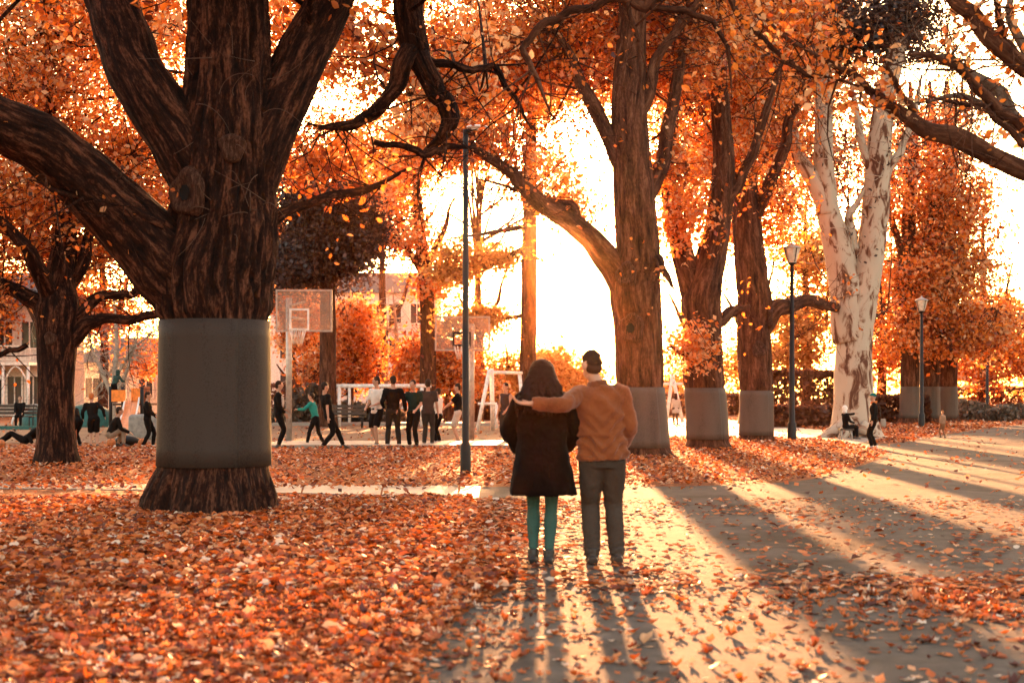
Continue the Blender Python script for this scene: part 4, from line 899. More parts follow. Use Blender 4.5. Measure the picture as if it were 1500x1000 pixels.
for x, y, lab in ((163, 655, 'orange basketball lying beside the crouching person'), (209, 655, 'orange basketball at the feet of the standing boy left of the elm'), (1, 657, 'orange ball at the far left edge of the lawn')):
    c = G(x, y); root = empty('basketball', c); tag(root, lab, 'ball', 'balls lying on the lawn edge')
    q = MB(); q.ball((c.x, c.y, .121), .12, 16, 10); q.build('ball', BALL, root)
    q = MB()
    for ax in range(3):
        pts = []
        for a in np.linspace(0, 2 * math.pi, 21):
            v = [0, 0, 0]; v[ax] = math.cos(a); v[(ax + 1) % 3] = math.sin(a); pts.append(Vector(v) * .12 + Vector((c.x, c.y, .121)))
        V, Fc, _ = tube(pts, [.003] * 21, 4); q.add(V, Fc)
    q.build('seam', BLACK, root)
o = blob_thing('bag', 'dark sports bag on the grass in front of the crouching person', 'bag', G(186, 652) + Vector((0, 0, .13)), (.34, .2, .15), BLACK, 4, .15)
q = MB(); b_ = P(1321, 0, 72); q.bar((b_.x, 72, -.05), (b_.x, 72, .95), .14, 12); o = q.build('bollard', WPAINT); 
tag(o, 'small pale bollard in front of the right hand bushes', 'bollard')

# ------------------------------------------------------------------ people
SKIN = flat('skin', (.46, .25, .16), .55, 0, .08, 6, .05)
def V3(*a): return np.array(a, float)
def ik(a, b, l1, l2, pole):
    d = b - a; L = np.linalg.norm(d); Lm = (l1 + l2) * .995
    if L > Lm: b = a + d / L * Lm; d = b - a; L = Lm
    u = d / L; m_ = (L * L + l1 * l1 - l2 * l2) / (2 * L); h = math.sqrt(max(l1 * l1 - m_ * m_, 0))
    p = pole - u * (pole @ u); p /= np.linalg.norm(p) + 1e-9
    return a + u * m_ + p * h, b
def tb(mb, pts, rad, ref=None, n=14, step=.03):
    V, Fc, _ = tube(pts, rad, n, step=step, ref=ref); mb.add(V, Fc)
def hand(mb, w_, d, up, side, open_=.25, spread=.12):
    """palm, four fingers and a thumb.  d: direction of fingers, up: back of hand normal, side: toward the thumb"""
    d = d / np.linalg.norm(d); side = side - d * (side @ d); side /= np.linalg.norm(side) + 1e-9; nrm = np.cross(d, side)
    if nrm @ up < 0: nrm = -nrm
    tb(mb, [w_, w_ + d * .05, w_ + d * .092], [(.026, .02), (.042, .017), (.036, .014)], side, 12, .02)
    for k, (o, ln) in enumerate(((.030, .068), (.010, .076), (-.010, .070), (-.029, .055))):
        b = w_ + d * .085 + side * o; dd = d + side * (o * spread * 10) ; dd /= np.linalg.norm(dd)
        p1 = b + dd * ln * .45 - nrm * ln * open_ * .25; p2 = p1 + dd * ln * .32 - nrm * ln * open_ * .55; p3 = p2 + dd * ln * .22 - nrm * ln * open_ * .7
        tb(mb, [b - dd * .02, p1, p2, p3], [.0105, .0098, .009, .0075], None, 8, .012)
    b = w_ + d * .02 + side * .026; p1 = b + d * .028 + side * .028 - nrm * .006; p2 = p1 + d * .034 + side * .010 - nrm * .008
    tb(mb, [b - side * .01, p1, p2], [.0125, .0115, .009], None, 8, .012)
def finish(mb, name, m, root, sc, voxel, smooth=4, dec=None, wr=0, wsize=.12, wob=None):
    for i in range(len(mb.v)): mb.v[i] = mb.v[i] * sc
    o = link(name, mb.mesh(name, m), root)
    r = o.modifiers.new('r', 'REMESH'); r.mode = 'VOXEL'; r.voxel_size = voxel; r.use_smooth_shade = True
    s_ = o.modifiers.new('s', 'SMOOTH'); s_.iterations = smooth; s_.factor = .5
    if wr:
        tx = bpy.data.textures.new('wrinkle', 'CLOUDS'); tx.noise_scale = wsize; tx.noise_depth = 2
        d = o.modifiers.new('w', 'DISPLACE'); d.texture = tx; d.strength = wr; d.mid_level = .5; d.texture_coords = 'LOCAL'
    dec = dec or (.3 if voxel < .01 else None)
    if dec: q = o.modifiers.new('d', 'DECIMATE'); q.ratio = dec
    return o
def person(label, px, fy, hpx=None, H=None, yaw=0, hz=.92, lean=(0, 0), lf=(-.1, 0, 0), rf=(.1, 0, 0), lh=(-.27, .05, .80), rh=(.27, .05, .80), hd=(0, .02), hyaw=0,
           top='black_tee', tc=(.02, .018, .016), sleeve='short', hem=-.06, bottom='pants', bc=(.03, .027, .025), shoe=(.05, .045, .04), hair=(.03, .018, .012), hstyle='short', group=None,
           voxel=.016, dec=.22, extra=None, kpole=(0, 1, .0), lep=(-.5, -1, -.2), rep=(.5, -1, -.2), open_=.3, at=None, zoff=0, flare=0.0):
    Y = DEP(fy) if at is None else at[1]
    x = P(px, 0, Y).x
    if H is None: H = hpx * Y / F
    sc = H / 1.75; root = empty('person', (x, Y, zoff), yaw, world=False); tag(root, label, 'person', group)
    p0 = V3(0, 0, hz); dz = math.sqrt(max(.05, .53 ** 2 - lean[0] ** 2 - lean[1] ** 2)); nb = p0 + V3(lean[0], lean[1], dz)
    if extra and 'pelvis' in extra: p0 = p0 + V3(*extra['pelvis']); nb = nb + V3(*extra['pelvis'])
    ax = (nb - p0) / np.linalg.norm(nb - p0); rt = V3(1, 0, 0); rt = rt - ax * (rt @ ax); rt /= np.linalg.norm(rt); fw = np.cross(ax, rt)
    def ts(t): return p0 + (nb - p0) * t
    ls, rs = ts(.9) - rt * .175, ts(.9) + rt * .175
    lhip, rhip = p0 - rt * .088 - ax * .03, p0 + rt * .088 - ax * .03
    la, ra = V3(*lf) + V3(0, 0, .085), V3(*rf) + V3(0, 0, .085)
    lk, la = ik(lhip, la, .43, .42, V3(*kpole)); rk, ra = ik(rhip, ra, .43, .42, V3(*kpole))
    le, lw = ik(ls, V3(*lh), .285, .255, V3(*lep)); re, rw = ik(rs, V3(*rh), .285, .255, V3(*rep))
    hc_ = nb + ax * .06 + V3(hd[0], hd[1], .13)
    hr = np.array(Matrix.Rotation(hyaw, 3, 'Z'))
    B = MB()
    tb(B, [ts(-.14), ts(-.02), ts(.25), ts(.6), ts(.86), ts(.97)], [(.11, .085), (.155, .105), (.132, .092), (.155, .108), (.15, .085), (.075, .06)], rt, 20, .04)
    tb(B, [ts(.93), ts(1.03), hc_ - V3(0, 0, .07)], [.062, .054, .055], rt, 14, .03)
    B.ball(hc_ + V3(0, 0, .015), (.074, .094, .108), 20, 14, hr)
    B.ball(hc_ + hr @ V3(0, .028, -.055), (.052, .06, .062), 16, 10, hr)
    B.ball(hc_ + hr @ V3(0, .098, -.012), (.012, .022, .024), 8, 6, hr); B.ball(hc_ + hr @ V3(0, .08, -.056), (.024, .012, .011), 8, 6, hr)
    for s_ in (-1, 1): B.ball(hc_ + hr @ V3(s_ * .081, -.005, -.008), (.013, .022, .034), 8, 6, hr)
    for (a, e, w_, s_) in ((ls, le, lw, -1), (rs, re, rw, 1)):
        tb(B, [a + ax * .0 - rt * s_ * .05, a, a + (e - a) * .5, e, e + (w_ - e) * .35, w_], [.05, .054, .044, .037, .037, .026], None, 14)
        dr = (w_ - e) / np.linalg.norm(w_ - e)
        hand(B, w_, dr, rt * s_, V3(0, 1, .2) if abs(dr[1]) < .8 else V3(-s_, 0, .3), open_)
    for (a, k, f, ft) in ((lhip, lk, la, lf), (rhip, rk, ra, rf)):
        tb(B, [a + ax * .05, a, a + (k - a) * .5, k, k + (f - k) * .35, f, f - V3(0, 0, .03)], [.08, .086, .07, .052, .052, .036, .036], None, 14)
        tb(B, [f + V3(0, -.05, -.05), f + V3(0, .04, -.045), f + V3(0, .13, -.062)], [(.034, .03), (.04, .032), (.036, .018)], V3(1, 0, 0), 12)
    finish(B, 'body', SKIN, root, sc, voxel, 3, dec)
    if top:
        T = MB(); e = .022
        st = [(hem, .165, .118), (.02, .17, .12), (.25, .152, .112), (.6, .176, .13), (.84, .172, .108), (.95, .10, .08), (1.0, .066, .062)]
        if hem < -.1: st = [(hem, .185 + flare, .135 + flare * .7), (hem * .5, .182 + flare * .5, .13 + flare * .4)] + st[1:]
        tb(T, [ts(q[0]) for q in st], [(q[1], q[2]) for q in st], rt, 24, .03)
        for (a, el, w_, s_) in ((ls, le, lw, -1), (rs, re, rw, 1)):
            if sleeve == 'long': tb(T, [a - rt * s_ * .06, a, a + (el - a) * .5, el, el + (w_ - el) * .5, w_ - (w_ - el) * .04], [.066, .074, .064, .056, .052, .042], None, 16)
            elif sleeve == 'short': tb(T, [a - rt * s_ * .06, a, a + (el - a) * .45, a + (el - a) * .8], [.066, .074, .068, .066], None, 16)
            else: tb(T, [a - rt * s_ * .08, a - rt * s_ * .02, a + (el - a) * .05], [.06, .062, .05], None, 12)
        finish(T, 'jacket' if sleeve == 'long' else 'shirt', cloth('cloth_' + top, tc), root, sc, voxel, 3, dec, .03, .1)
    if bottom:
        T = MB(); tb(T, [ts(-.16), ts(-.02), ts(.14)], [(.14, .11), (.17, .122), (.155, .112)], rt, 20)
        for (a, k, f) in ((lhip, lk, la), (rhip, rk, ra)):
            if bottom == 'shorts': tb(T, [a + ax * .05, a, a + (k - a) * .5, a + (k - a) * .98], [.095, .104, .10, .092], None, 14)
            else: tb(T, [a + ax * .05, a, a + (k - a) * .5, k, k + (f - k) * .4, f - (f - k) * .02], [.095, .103, .086, .068, .066, .055] if bottom == 'pants' else [.09, .096, .08, .06, .06, .044], None, 14)
        finish(T, 'shorts' if bottom == 'shorts' else 'trousers', cloth('cloth_b%02d%02d%02d' % tuple(int(c * 99) for c in bc), bc), root, sc, voxel, 3, dec, .025, .1)
    for (f, k) in ((la, lk), (ra, rk)):
        T = MB(); tb(T, [f + V3(0, -.075, -.052), f + V3(0, 0, -.035), f + V3(0, .08, -.05), f + V3(0, .165, -.064)], [(.034, .03), (.044, .048), (.046, .034), (.034, .019)], V3(1, 0, 0), 14)
        tb(T, [f + V3(0, -.01, -.05), f + V3(0, -.01, .02)], [.048, .048], None, 12)
        finish(T, 'shoe', flat('shoe_%02d' % int(shoe[0] * 99), shoe, .5), root, sc, voxel * .8, 2, dec)
    if hstyle:
        T = MB()
        if hstyle == 'short':
            T.ball(hc_ + hr @ V3(0, -.012, .035), (.082, .095, .10), 18, 12, hr); T.ball(hc_ + hr @ V3(0, -.045, -.01), (.072, .058, .075), 14, 10, hr)
        elif hstyle == 'long':
            T.ball(hc_ + hr @ V3(0, -.016, .03), (.088, .10, .105), 18, 12, hr); tb(T, [hc_ + hr @ V3(0, -.06, .02), hc_ + hr @ V3(0, -.08, -.15), hc_ + hr @ V3(0, -.075, -.3)], [(.085, .06), (.10, .055), (.07, .035)], rt, 14)
        elif hstyle == 'hood':
            T.ball(hc_ + hr @ V3(0, -.02, .02), (.108, .118, .135), 18, 12, hr); T.ball(hc_ + V3(0, -.03, -.12), (.12, .11, .08), 14, 10)
        elif hstyle == 'cap':
            T.ball(hc_ + hr @ V3(0, -.01, .05), (.084, .1, .085), 18, 12, hr); tb(T, [hc_ + hr @ V3(0, .06, .055), hc_ + hr @ V3(0, .17, .04)], [(.07, .014), (.05, .008)], hr @ V3(1, 0, 0), 12)
        nm = {'hood': 'hood', 'cap': 'cap'}.get(hstyle, 'hair')
        finish(T, nm, cloth('hair_%02d_%02d' % (int(hair[0] * 99), int(hair[1] * 99)), hair, .7 if nm == 'hair' else .9), root, sc, voxel * .8, 3, dec, .02, .05)
    return root, sc, dict(ts=ts, hc=hc_, ls=ls, rs=rs, le=le, re=re, lw=lw, rw=rw, rt=rt, ax=ax, lk=lk, rk=rk, la=la, ra=ra, nb=nb)
BK = (.009, .0065, .0055); DK = (.022, .017, .014); WH = (.62, .56, .48)
PL = 'basketball players standing on the court edge'
r_, sc_, J = person('person in black with a white chest print, half behind the hoop post', 408, 656, 98, yaw=R(-80), top='black_long', tc=BK, sleeve='long', bc=BK, lh=(-.2, .18, 1.0), rh=(.2, .16, .9), group=PL)
q = MB(); q.ball((.112, .075, 1.20), (.06, .075, .17), 14, 10); finish(q, 'chest_print', cloth('white_print', (.5, .44, .37)), r_, sc_, .014, 2, .6)
person('person in a teal shirt reaching left behind the walking man in black', 462, 652, 77, yaw=R(80), top='teal', tc=(.02, .20, .165), sleeve='long', bc=BK, lean=(0, .12), lh=(-.2, .55, 1.2), rh=(.25, .2, .8), lf=(-.1, .25, 0), rf=(.1, -.25, 0), shoe=WH, group=PL)
person('man in black tee and trousers striding right with legs wide apart', 482, 657, 101, yaw=R(-60), top='black_tee', tc=BK, bc=BK, lean=(0, -.12), lf=(-.06, .42, 0), rf=(.12, -.22, 0), lh=(-.3, .1, .78), rh=(.3, -.15, .8), hz=.86, group=PL)
person('boy in a white shirt and black shorts facing the group', 552, 654, 102, yaw=R(150), top='white_shirt', tc=WH, bottom='shorts', bc=BK, lh=(-.12, .28, 1.05), rh=(.14, .26, 1.0), lf=(-.1, .12, 0), rf=(.1, -.14, .02), hem=-.16, shoe=BK, hyaw=R(-40), group=PL)
person('man in a black jacket and dark jeans, back to camera, centre of the group', 576, 656, 105, yaw=R(8), top='black_long', tc=BK, sleeve='long', bc=DK, lf=(-.14, 0, 0), rf=(.15, .02, 0), lh=(-.22, .16, .98), rh=(.3, .08, .9), shoe=(.4, .36, .3), group=PL)
person('man in black tee pointing down, stepping forward beside the jacketed man', 606, 656, 99, yaw=R(160), top='greenblack', tc=(.010, .022, .018), bc=BK, lf=(-.14, .12, 0), rf=(.2, -.18, 0), lh=(-.2, .3, 1.0), rh=(.36, .18, .98), hd=(0, .06), group=PL)
person('man in a dark grey shirt, back to camera, right of the group', 627, 653, 97, yaw=R(-5), top='grey_shirt', tc=(.045, .033, .028), bc=(.036, .028, .023), sleeve='short', lf=(-.1, 0, 0), rf=(.11, .02, 0), group=PL, hem=-.14)
person('person in a white tee standing behind the man in dark grey', 642, 650, 81, yaw=R(60), top='white_tee', tc=WH, bc=BK, lh=(-.25, .2, .9), rh=(.2, .3, .95), shoe=WH, group=PL)
person('person in black tee and light shorts half hidden by the lamp post', 671, 648, 86, yaw=R(85), top='black_tee', tc=BK, bottom='shorts', bc=(.42, .36, .30), lh=(-.2, .42, 1.0), rh=(.2, .45, 1.0), group=PL)
person('man in a dark sleeveless top walking in front of the swing frame', 741, 650, 89, yaw=R(140), top='dark_tank', tc=(.05, .03, .025), sleeve='none', bc=(.04, .03, .027), lf=(-.12, .1, 0), rf=(.12, -.12, 0), lh=(-.2, .25, .95), rh=(.28, .05, .82), group=PL)
person('distant person in a pale coat between the first two banded trees', 990, 622, 46, yaw=R(10), top='pale_coat', tc=(.42, .33, .26), sleeve='long', hem=-.5, flare=.04, bc=(.10, .05, .03), hstyle='long', hair=(.06, .02, .012))
PG = 'children at the playground edge'
person('red haired boy in black shorts stooping beside the left tree trunk', 137, 655, 82, yaw=R(20), top='black_long', tc=BK, sleeve='long', bottom='shorts', bc=BK, lean=(-.05, .2), hz=.9, lh=(-.3, .3, .9), rh=(.35, .1, .95), hair=(.42, .13, .04), group=PG, lf=(-.08, .0, 0), rf=(.12, .0, 0))
person('person in black bending forward with hands on an orange board', 114, 655, 76, yaw=R(55), top='black_long2', tc=(.010, .007, .006), sleeve='long', bc=BK, lean=(0, .32), hz=.88, lh=(-.1, .42, .82), rh=(.12, .4, .84), hair=(.03, .02, .015), group=PG)
person('person crouching on the grass in a dark jacket and khaki trousers', 161, 654, H=1.62, yaw=R(-70), top='dark_jacket', tc=(.014, .010, .008), sleeve='long', bc=(.24, .17, .12), hz=.34, lean=(0, .22), lf=(-.14, .22, 0), rf=(.16, .36, 0), lh=(-.12, .5, .42), rh=(.16, .52, .4), group=PG)
person('boy in a black jacket standing sideways just left of the elm', 216, 656, 82, yaw=R(-85), top='black_long', tc=BK, sleeve='long', bc=BK, lh=(-.2, .26, .95), rh=(.18, .28, 1.0), lf=(-.1, .16, 0), rf=(.1, -.12, 0), shoe=WH, group=PG)
person('child in a dark green jacket climbing on the playground platform', 167, 0, H=1.12, at=(0, 46.9), yaw=R(-30), zoff=zp, top='green_jacket', tc=(.025, .05, .042), sleeve='long', bc=BK, lean=(.0, .24), lh=(-.1, .5, 1.1), rh=(.25, .5, 1.1), hstyle='hood', hair=(.025, .05, .042), group=PG)
person('person in black lying back on the grass left of the tree trunk', 38, 652, H=1.65, yaw=R(-90), top='black_long', tc=BK, sleeve='long', bc=BK, hz=.16, lean=(0, .42), lf=(-.1, -.78, .0), rf=(.1, -.74, .02), lh=(-.3, .3, .06), rh=(.32, .3, .06), kpole=(0, 0, 1), group=PG, hd=(0, .02))
person('person in black sitting on the bench at the left edge', 29, 0, H=1.6, at=(0, 57.0), yaw=R(-170), top='black_long', tc=BK, sleeve='long', bc=BK, hz=.56, lean=(0, -.05), lf=(-.1, .42, 0), rf=(.1, .42, 0), lh=(-.15, .3, .62), rh=(.15, .3, .62), hair=(.06, .03, .02))
r_, sc_, J = person('person in a white hood and pale scarf sitting by the gum tree roots', 1239, 643, H=1.30, yaw=R(-75), top='grey_black', tc=(.011, .008, .007), sleeve='long', bc=(.011, .008, .007), hz=.52, lean=(0, -.04), lf=(-.1, .42, 0), rf=(.12, .46, 0), lh=(-.16, .62, 1.05), rh=(.18, .3, .66), hstyle='hood', hair=(.70, .64, .56))
q = MB(); tb(q, [J['ts'](1.0) + V3(0, .04, 0), J['ts'](.75) + V3(.05, .13, 0), J['ts'](.35) + V3(.08, .14, 0)], [(.10, .06), (.07, .03), (.06, .02)], J['rt']); finish(q, 'scarf', cloth('pale_scarf', (.42, .37, .31)), r_, sc_, .014, 3, .5, .02, .06)
root = empty('folding_stool', r_.location); tag(root, 'low folding stool under the hooded person by the gum tree', 'stool'); sx, sy = r_.location.x, r_.location.y
q = MB(); q.box((sx + .0, sy, .30), (.42, .36, .05)); q.build('seat', TIMBER, root, False)
for dx in (-.17, .17):
    for dy in (-.14, .14):
        q = MB(); q.bar((sx + dx, sy + dy, -.02), (sx + dx * .8, sy + dy * .8, .275), .018, 8); q.build('leg', STEEL, root)
r_, sc_, J = person('person in black with an orange scarf standing beside the gum tree', 1280, 657, H=1.40, yaw=R(75), top='black_long', tc=BK, sleeve='long', bc=BK, hair=(.02, .12, .11), hstyle='cap', shoe=WH, hem=-.14, lf=(-.08, .06, 0), rf=(.08, -.06, 0))
q = MB(); tb(q, [J['ts'](1.02) + V3(-.07, 0, 0), J['ts'](1.0) + V3(0, .075, 0), J['ts'](1.02) + V3(.07, 0, 0), J['ts'](1.04) + V3(0, -.075, 0), J['ts'](1.02) + V3(-.07, 0, 0)], [.04] * 5, None); finish(q, 'scarf', cloth('orange_scarf', (.50, .14, .04)), r_, sc_, .014, 3, .5, .015, .05)
root = empty('shoulder_bag', (r_.location.x + .16, r_.location.y - .12, .5)); tag(root, 'pale tote bag hanging at the side of the person in black', 'bag')
bx, by_ = r_.location.x + .21, r_.location.y - .10
q = MB(); tb(q, [(bx, by_, .56), (bx, by_, .64), (bx, by_, .76)], [(.06, .03), (.075, .04), (.06, .02)], (1, 0, 0)); q.build('bag_body', cloth('tote_canvas', (.26, .21, .17)), root)
q = MB(); tb(q, [(bx - .07, by_, .79), (bx - .06, by_ + .04, 1.0), (bx - .12, by_ + .1, 1.17), (bx - .16, by_ + .14, 1.17)], [.01] * 4, None, 8); q.build('strap', TIMBER, root)
person('small child walking on the far path at the right', 1381, 641, H=.85, yaw=R(30), top='brown_coat', tc=(.28, .15, .09), sleeve='long', bc=(.22, .10, .05), hair=(.34, .13, .05), lf=(-.1, .1, 0), rf=(.1, -.1, 0))
q = MB(); c = G(109, 655); q.box((c.x, c.y, .42), (.12, .05, .86)); o = q.build('board', flat('red_orange_board', (.40, .09, .03), .5), None, False); tag(o, 'upright orange board held by the bending person', 'board')
bv = o.modifiers.new('b', 'BEVEL'); bv.width = .02; bv.segments = 2

# ---- the couple
YC = 11.92
def build_couple():
    vx = .0085
    # woman ---------------------------------------------------------
    wr, sc, J = person('woman with long dark hair, black coat and teal tights, held by the man', 794, 0, H=1.70, at=(0, YC), yaw=R(-4), top=None, bottom=None, hstyle=None, lf=(-.075, 0, .0), rf=(.062, -.06, 0), lh=(-.22, .26, .98), rh=(.2, .24, 1.0), shoe=(.022, .02, .018), voxel=vx, dec=.6, hd=(.0, .02), lep=(-.8, -.6, 0), rep=(.8, -.6, 0))
    ts, rt, hc_ = J['ts'], J['rt'], J['hc']
    T = MB(); st = [(.60, .285, .20), (.66, .28, .198), (.78, .262, .182), (.92, .238, .166), (1.05, .215, .15), (1.18, .218, .15), (1.30, .228, .15), (1.38, .212, .135), (1.44, .15, .11), (1.50, .085, .08)]
    V, Fc, _ = tube([(0, 0, q[0]) for q in st], [(q[1], q[2]) for q in st], 96, step=.02, ref=(1, 0, 0))
    a = np.arctan2(V[:, 1], V[:, 0]); k = np.clip((1.12 - V[:, 2]) / .5, 0, 1)
    f = 1 + k * (.035 * np.sin(a * 9 + 1.5 * np.sin(V[:, 2] * 4)) + .03 * np.sin(a * 5 + 1)); V[:, 0] *= f; V[:, 1] *= f
    T.add(V, Fc)
    for (s0, e, w_, s_) in ((J['ls'], J['le'], J['lw'], -1), (J['rs'], J['re'], J['rw'], 1)):
        tb(T, [s0 - rt * s_ * .05, s0 + V3(0, 0, -.01), s0 + (e - s0) * .5, e, e + (w_ - e) * .5, w_], [.085, .094, .086, .077, .07, .06], None, 20)
    finish(T, 'coat', cloth('black_wool', (.0035, .002, .0017), .95, 120, .02), wr, sc, vx, 3, None, .022, .09)
    T = MB(); rr = [Vector((.155 * math.cos(a), .125 * math.sin(a) - .015, 1.435 + .03 * math.sin(a) * -1)) for a in np.linspace(0, 2 * math.pi, 25)]
    tb(T, rr, [.058] * 25, None, 12); T.ball((0, -.10, 1.37), (.15, .06, .12), 20, 12)
    finish(T, 'fur_hood', cloth('black_fur', (.004, .0022, .0018), .95, 40, .02), wr, sc, vx, 2, None, .05, .03)
    T = MB(); T.ball(hc_ + V3(0, -.014, .022), (.112, .114, .114), 26, 18)
    tb(T, [hc_ + V3(0, -.05, .06), hc_ + V3(0, -.085, -.05), hc_ + V3(0.0, -.125, -.15), hc_ + V3(.0, -.145, -.22), hc_ + V3(.0, -.15, -.29)], [(.10, .07), (.145, .075), (.185, .08), (.21, .07), (.17, .04)], rt, 40)
    r = np.random.default_rng(3)
    for k in range(90):                                   # loose wavy locks
        a = r.uniform(-1, 1); t0 = hc_ + V3(a * .07, -.085 - .02 * (1 - a * a), .02); ln = r.uniform(.24, .40)
        pts = [t0 + V3(a * .155 * (q ** .8) + .024 * math.sin(q * 11 + k) * q, -.085 * min(1, q * 1.6) + .018 * math.sin(q * 10 + 2 * k) * q - .012, -ln * q) for q in np.linspace(0, 1, 7)]
        tb(T, pts, [.012, .014, .0135, .013, .012, .010, .006], None, 8, .02)
    finish(T, 'hair', cloth('dark_brown_hair', (.016, .006, .0036), .5, 60), wr, sc, .0062, 1, None, .012, .03)
    T = MB()
    for (hx, k, f) in ((-.088, J['lk'], J['la']), (.088, J['rk'], J['ra'])):
        h0 = V3(hx, 0, .88); tb(T, [h0, h0 + (k - h0) * .6, k, k + (f - k) * .3, k + (f - k) * .7, f], [.08, .068, .054, .060, .045, .038], None, 18)
    finish(T, 'tights', cloth('teal_tights', (.035, .078, .064), .8, 150), wr, sc, vx, 3, None)
    for (k, f) in ((J['lk'], J['la']), (J['rk'], J['ra'])):
        T = MB(); tb(T, [f + V3(0, -.005, .055), f + V3(0, -.005, -.02), f + V3(0, 0, -.05)], [.05, .049, .046], None, 16)
        tb(T, [f + V3(0, -.065, -.045), f + V3(0, .03, -.04), f + V3(0, .12, -.062), f + V3(0, .16, -.068)], [(.038, .038), (.044, .042), (.04, .024), (.028, .014)], V3(1, 0, 0), 16)
        finish(T, 'ankle_boot', flat('black_leather', (.016, .013, .012), .35), wr, sc, .007, 2, None)
        T = MB(); T.box(tuple((f + V3(0, -.045, -.07)) * sc), (.06 * sc, .05 * sc, .05 * sc)); T.build('boot_heel', flat('black_leather', (.016, .013, .012), .35), wr, False)
    # man -----------------------------------------------------------
    mr, sc, J = person('man in a brown jacket and grey jeans with his arm around the woman', 882, 0, H=1.77, at=(0, YC + .02), yaw=R(3), top=None, bottom=None, hstyle=None, hz=.93, lean=(-.02, .01), lf=(-.085, -.02, 0), rf=(.13, .03, 0),
                       lh=(-.60, -.21, 1.335), rh=(.2, .2, .98), hd=(-.062, .025), hyaw=R(32), lep=(-.1, -1, -.35), rep=(.35, -1, 0), shoe=(.03, .024, .02), voxel=vx, dec=.6, open_=.5)
    ts, rt, hc_ = J['ts'], J['rt'], J['hc']; ls = J['ls']
    T = MB(); st = [(.865, .206, .145), (.93, .208, .147), (1.02, .199, .14), (1.08, .192, .136), (1.2, .206, .143), (1.32, .218, .145), (1.39, .210, .132), (1.435, .15, .11), (1.485, .085, .085)]
    V, Fc, _ = tube([(-.02 * (q[0] - .9) / .5, 0, q[0]) for q in st], [(q[1], q[2]) for q in st], 80, step=.02, ref=(1, 0, 0))
    zz = V[:, 2]; xx = V[:, 0]; a = np.arctan2(V[:, 1], V[:, 0])
    fo = .015 * np.sin(58 * (zz - .55 * np.abs(xx + .02)) + 2.2 * np.sin(a * 3)) * np.clip((1.34 - zz) / .2, 0, 1) + .012 * np.sin(a * 7 + zz * 9) * np.clip((1.08 - zz) / .1, 0, 1) + .012 * np.sin(34 * (zz + .8 * xx)) * np.clip((zz - 1.15) / .1, 0, 1)
    V = V + np.stack([np.cos(a) * fo, np.sin(a) * fo, fo * 0], 1); T.add(V, Fc)
    l_arm = [J['ls'] + rt * .05, J['ls'], J['ls'] + (J['le'] - J['ls']) * .5, J['le'], J['le'] + (J['lw'] - J['le']) * .5, J['lw'] - (J['lw'] - J['le']) * .02]
    tb(T, l_arm, [.080, .085, .074, .066, .060, .050], None, 22)
    a_, e_, w_ = J['rs'], J['re'], J['rw']; tb(T, [a_ - rt * .05, a_, a_ + (e_ - a_) * .5, e_, e_ + (w_ - e_) * .5, w_], [.080, .086, .077, .069, .062, .052], None, 22)
    tb(T, [(-.02, 0, 1.06), (-.02, 0, 1.078), (-.02, 0, 1.10)], [(.196, .139), (.203, .146), (.197, .140)], (1, 0, 0), 60)       # waist seam
    tb(T, [(-.01, 0, .868), (-.01, 0, .885), (-.01, 0, .90)], [(.207, .146), (.214, .152), (.208, .147)], (1, 0, 0), 60)        # hem
    finish(T, 'jacket', cloth('brown_suede', (.175, .050, .016), .9, 100, .2), mr, sc, vx, 2, None, .024, .07)
    T = MB(); nbp = J['nb']; tb(T, [nbp + V3(-.01, .0, -.05), nbp + V3(-.015, -.002, .02), nbp + V3(-.02, .0, .06)], [(.105, .096), (.086, .086), (.084, .084)], rt, 30)
    finish(T, 'collar', cloth('brown_collar', (.14, .043, .016), .95, 60, .3), mr, sc, .007, 2, None, .015, .03)
    T = MB()
    tb(T, [(0, 0, .80), (0, 0, .87), (0, 0, .93)], [(.15, .112), (.172, .118), (.16, .105)], (1, 0, 0), 30)
    for (hx, k, f) in ((-.09, J['lk'], J['la']), (.092, J['rk'], J['ra'])):
        h0 = V3(hx, 0, .88); V, Fc, _ = tube([h0, h0 + (k - h0) * .35, h0 + (k - h0) * .7, k, k + (f - k) * .35, k + (f - k) * .7, k + (f - k) * .92, f + V3(0, 0, -.005)], [.108, .103, .09, .078, .077, .07, .066, .068], 30, step=.012)
        z = V[:, 2]; bunch = np.clip((.30 - z) / .2, 0, 1) + .5 * np.exp(-((z - k[2]) / .09) ** 2)
        sh = bunch * .007 * np.sin(z * 130 + 3 * np.sin(V[:, 0] * 30)); c = np.array(f); d = V - c; d[:, 2] = 0; d /= np.linalg.norm(d, axis=1)[:, None] + 1e-6; V = V + d * sh[:, None]
        T.add(V, Fc)
    finish(T, 'jeans', cloth('grey_denim', (.050, .036, .028), .9, 140), mr, sc, vx, 2, None, .018, .07)
    for f in (J['la'], J['ra']):
        T = MB(); tb(T, [f + V3(0, -.01, .06), f + V3(0, -.005, -.02), f + V3(0, 0, -.05)], [.056, .056, .052], None, 16)
        tb(T, [f + V3(0, -.085, -.048), f + V3(0, .02, -.04), f + V3(0, .11, -.055), f + V3(0, .185, -.064)], [(.042, .036), (.05, .044), (.05, .03), (.036, .018)], V3(1, 0, 0), 16)
        finish(T, 'boot', flat('brown_leather', (.035, .022, .017), .45), mr, sc, .007, 2, None)
    T = MB(); hr = np.array(Matrix.Rotation(R(32), 3, 'Z'))
    T.ball(hc_ + hr @ V3(0, -.004, .05), (.0755, .093, .083), 24, 16, hr); T.ball(hc_ + hr @ V3(0, -.03, .026), (.0752, .074, .06), 20, 14, hr)
    finish(T, 'hair', cloth('cropped_dark_hair', (.034, .016, .010), .8, 160), mr, sc, .006, 2, None, .02, .022)
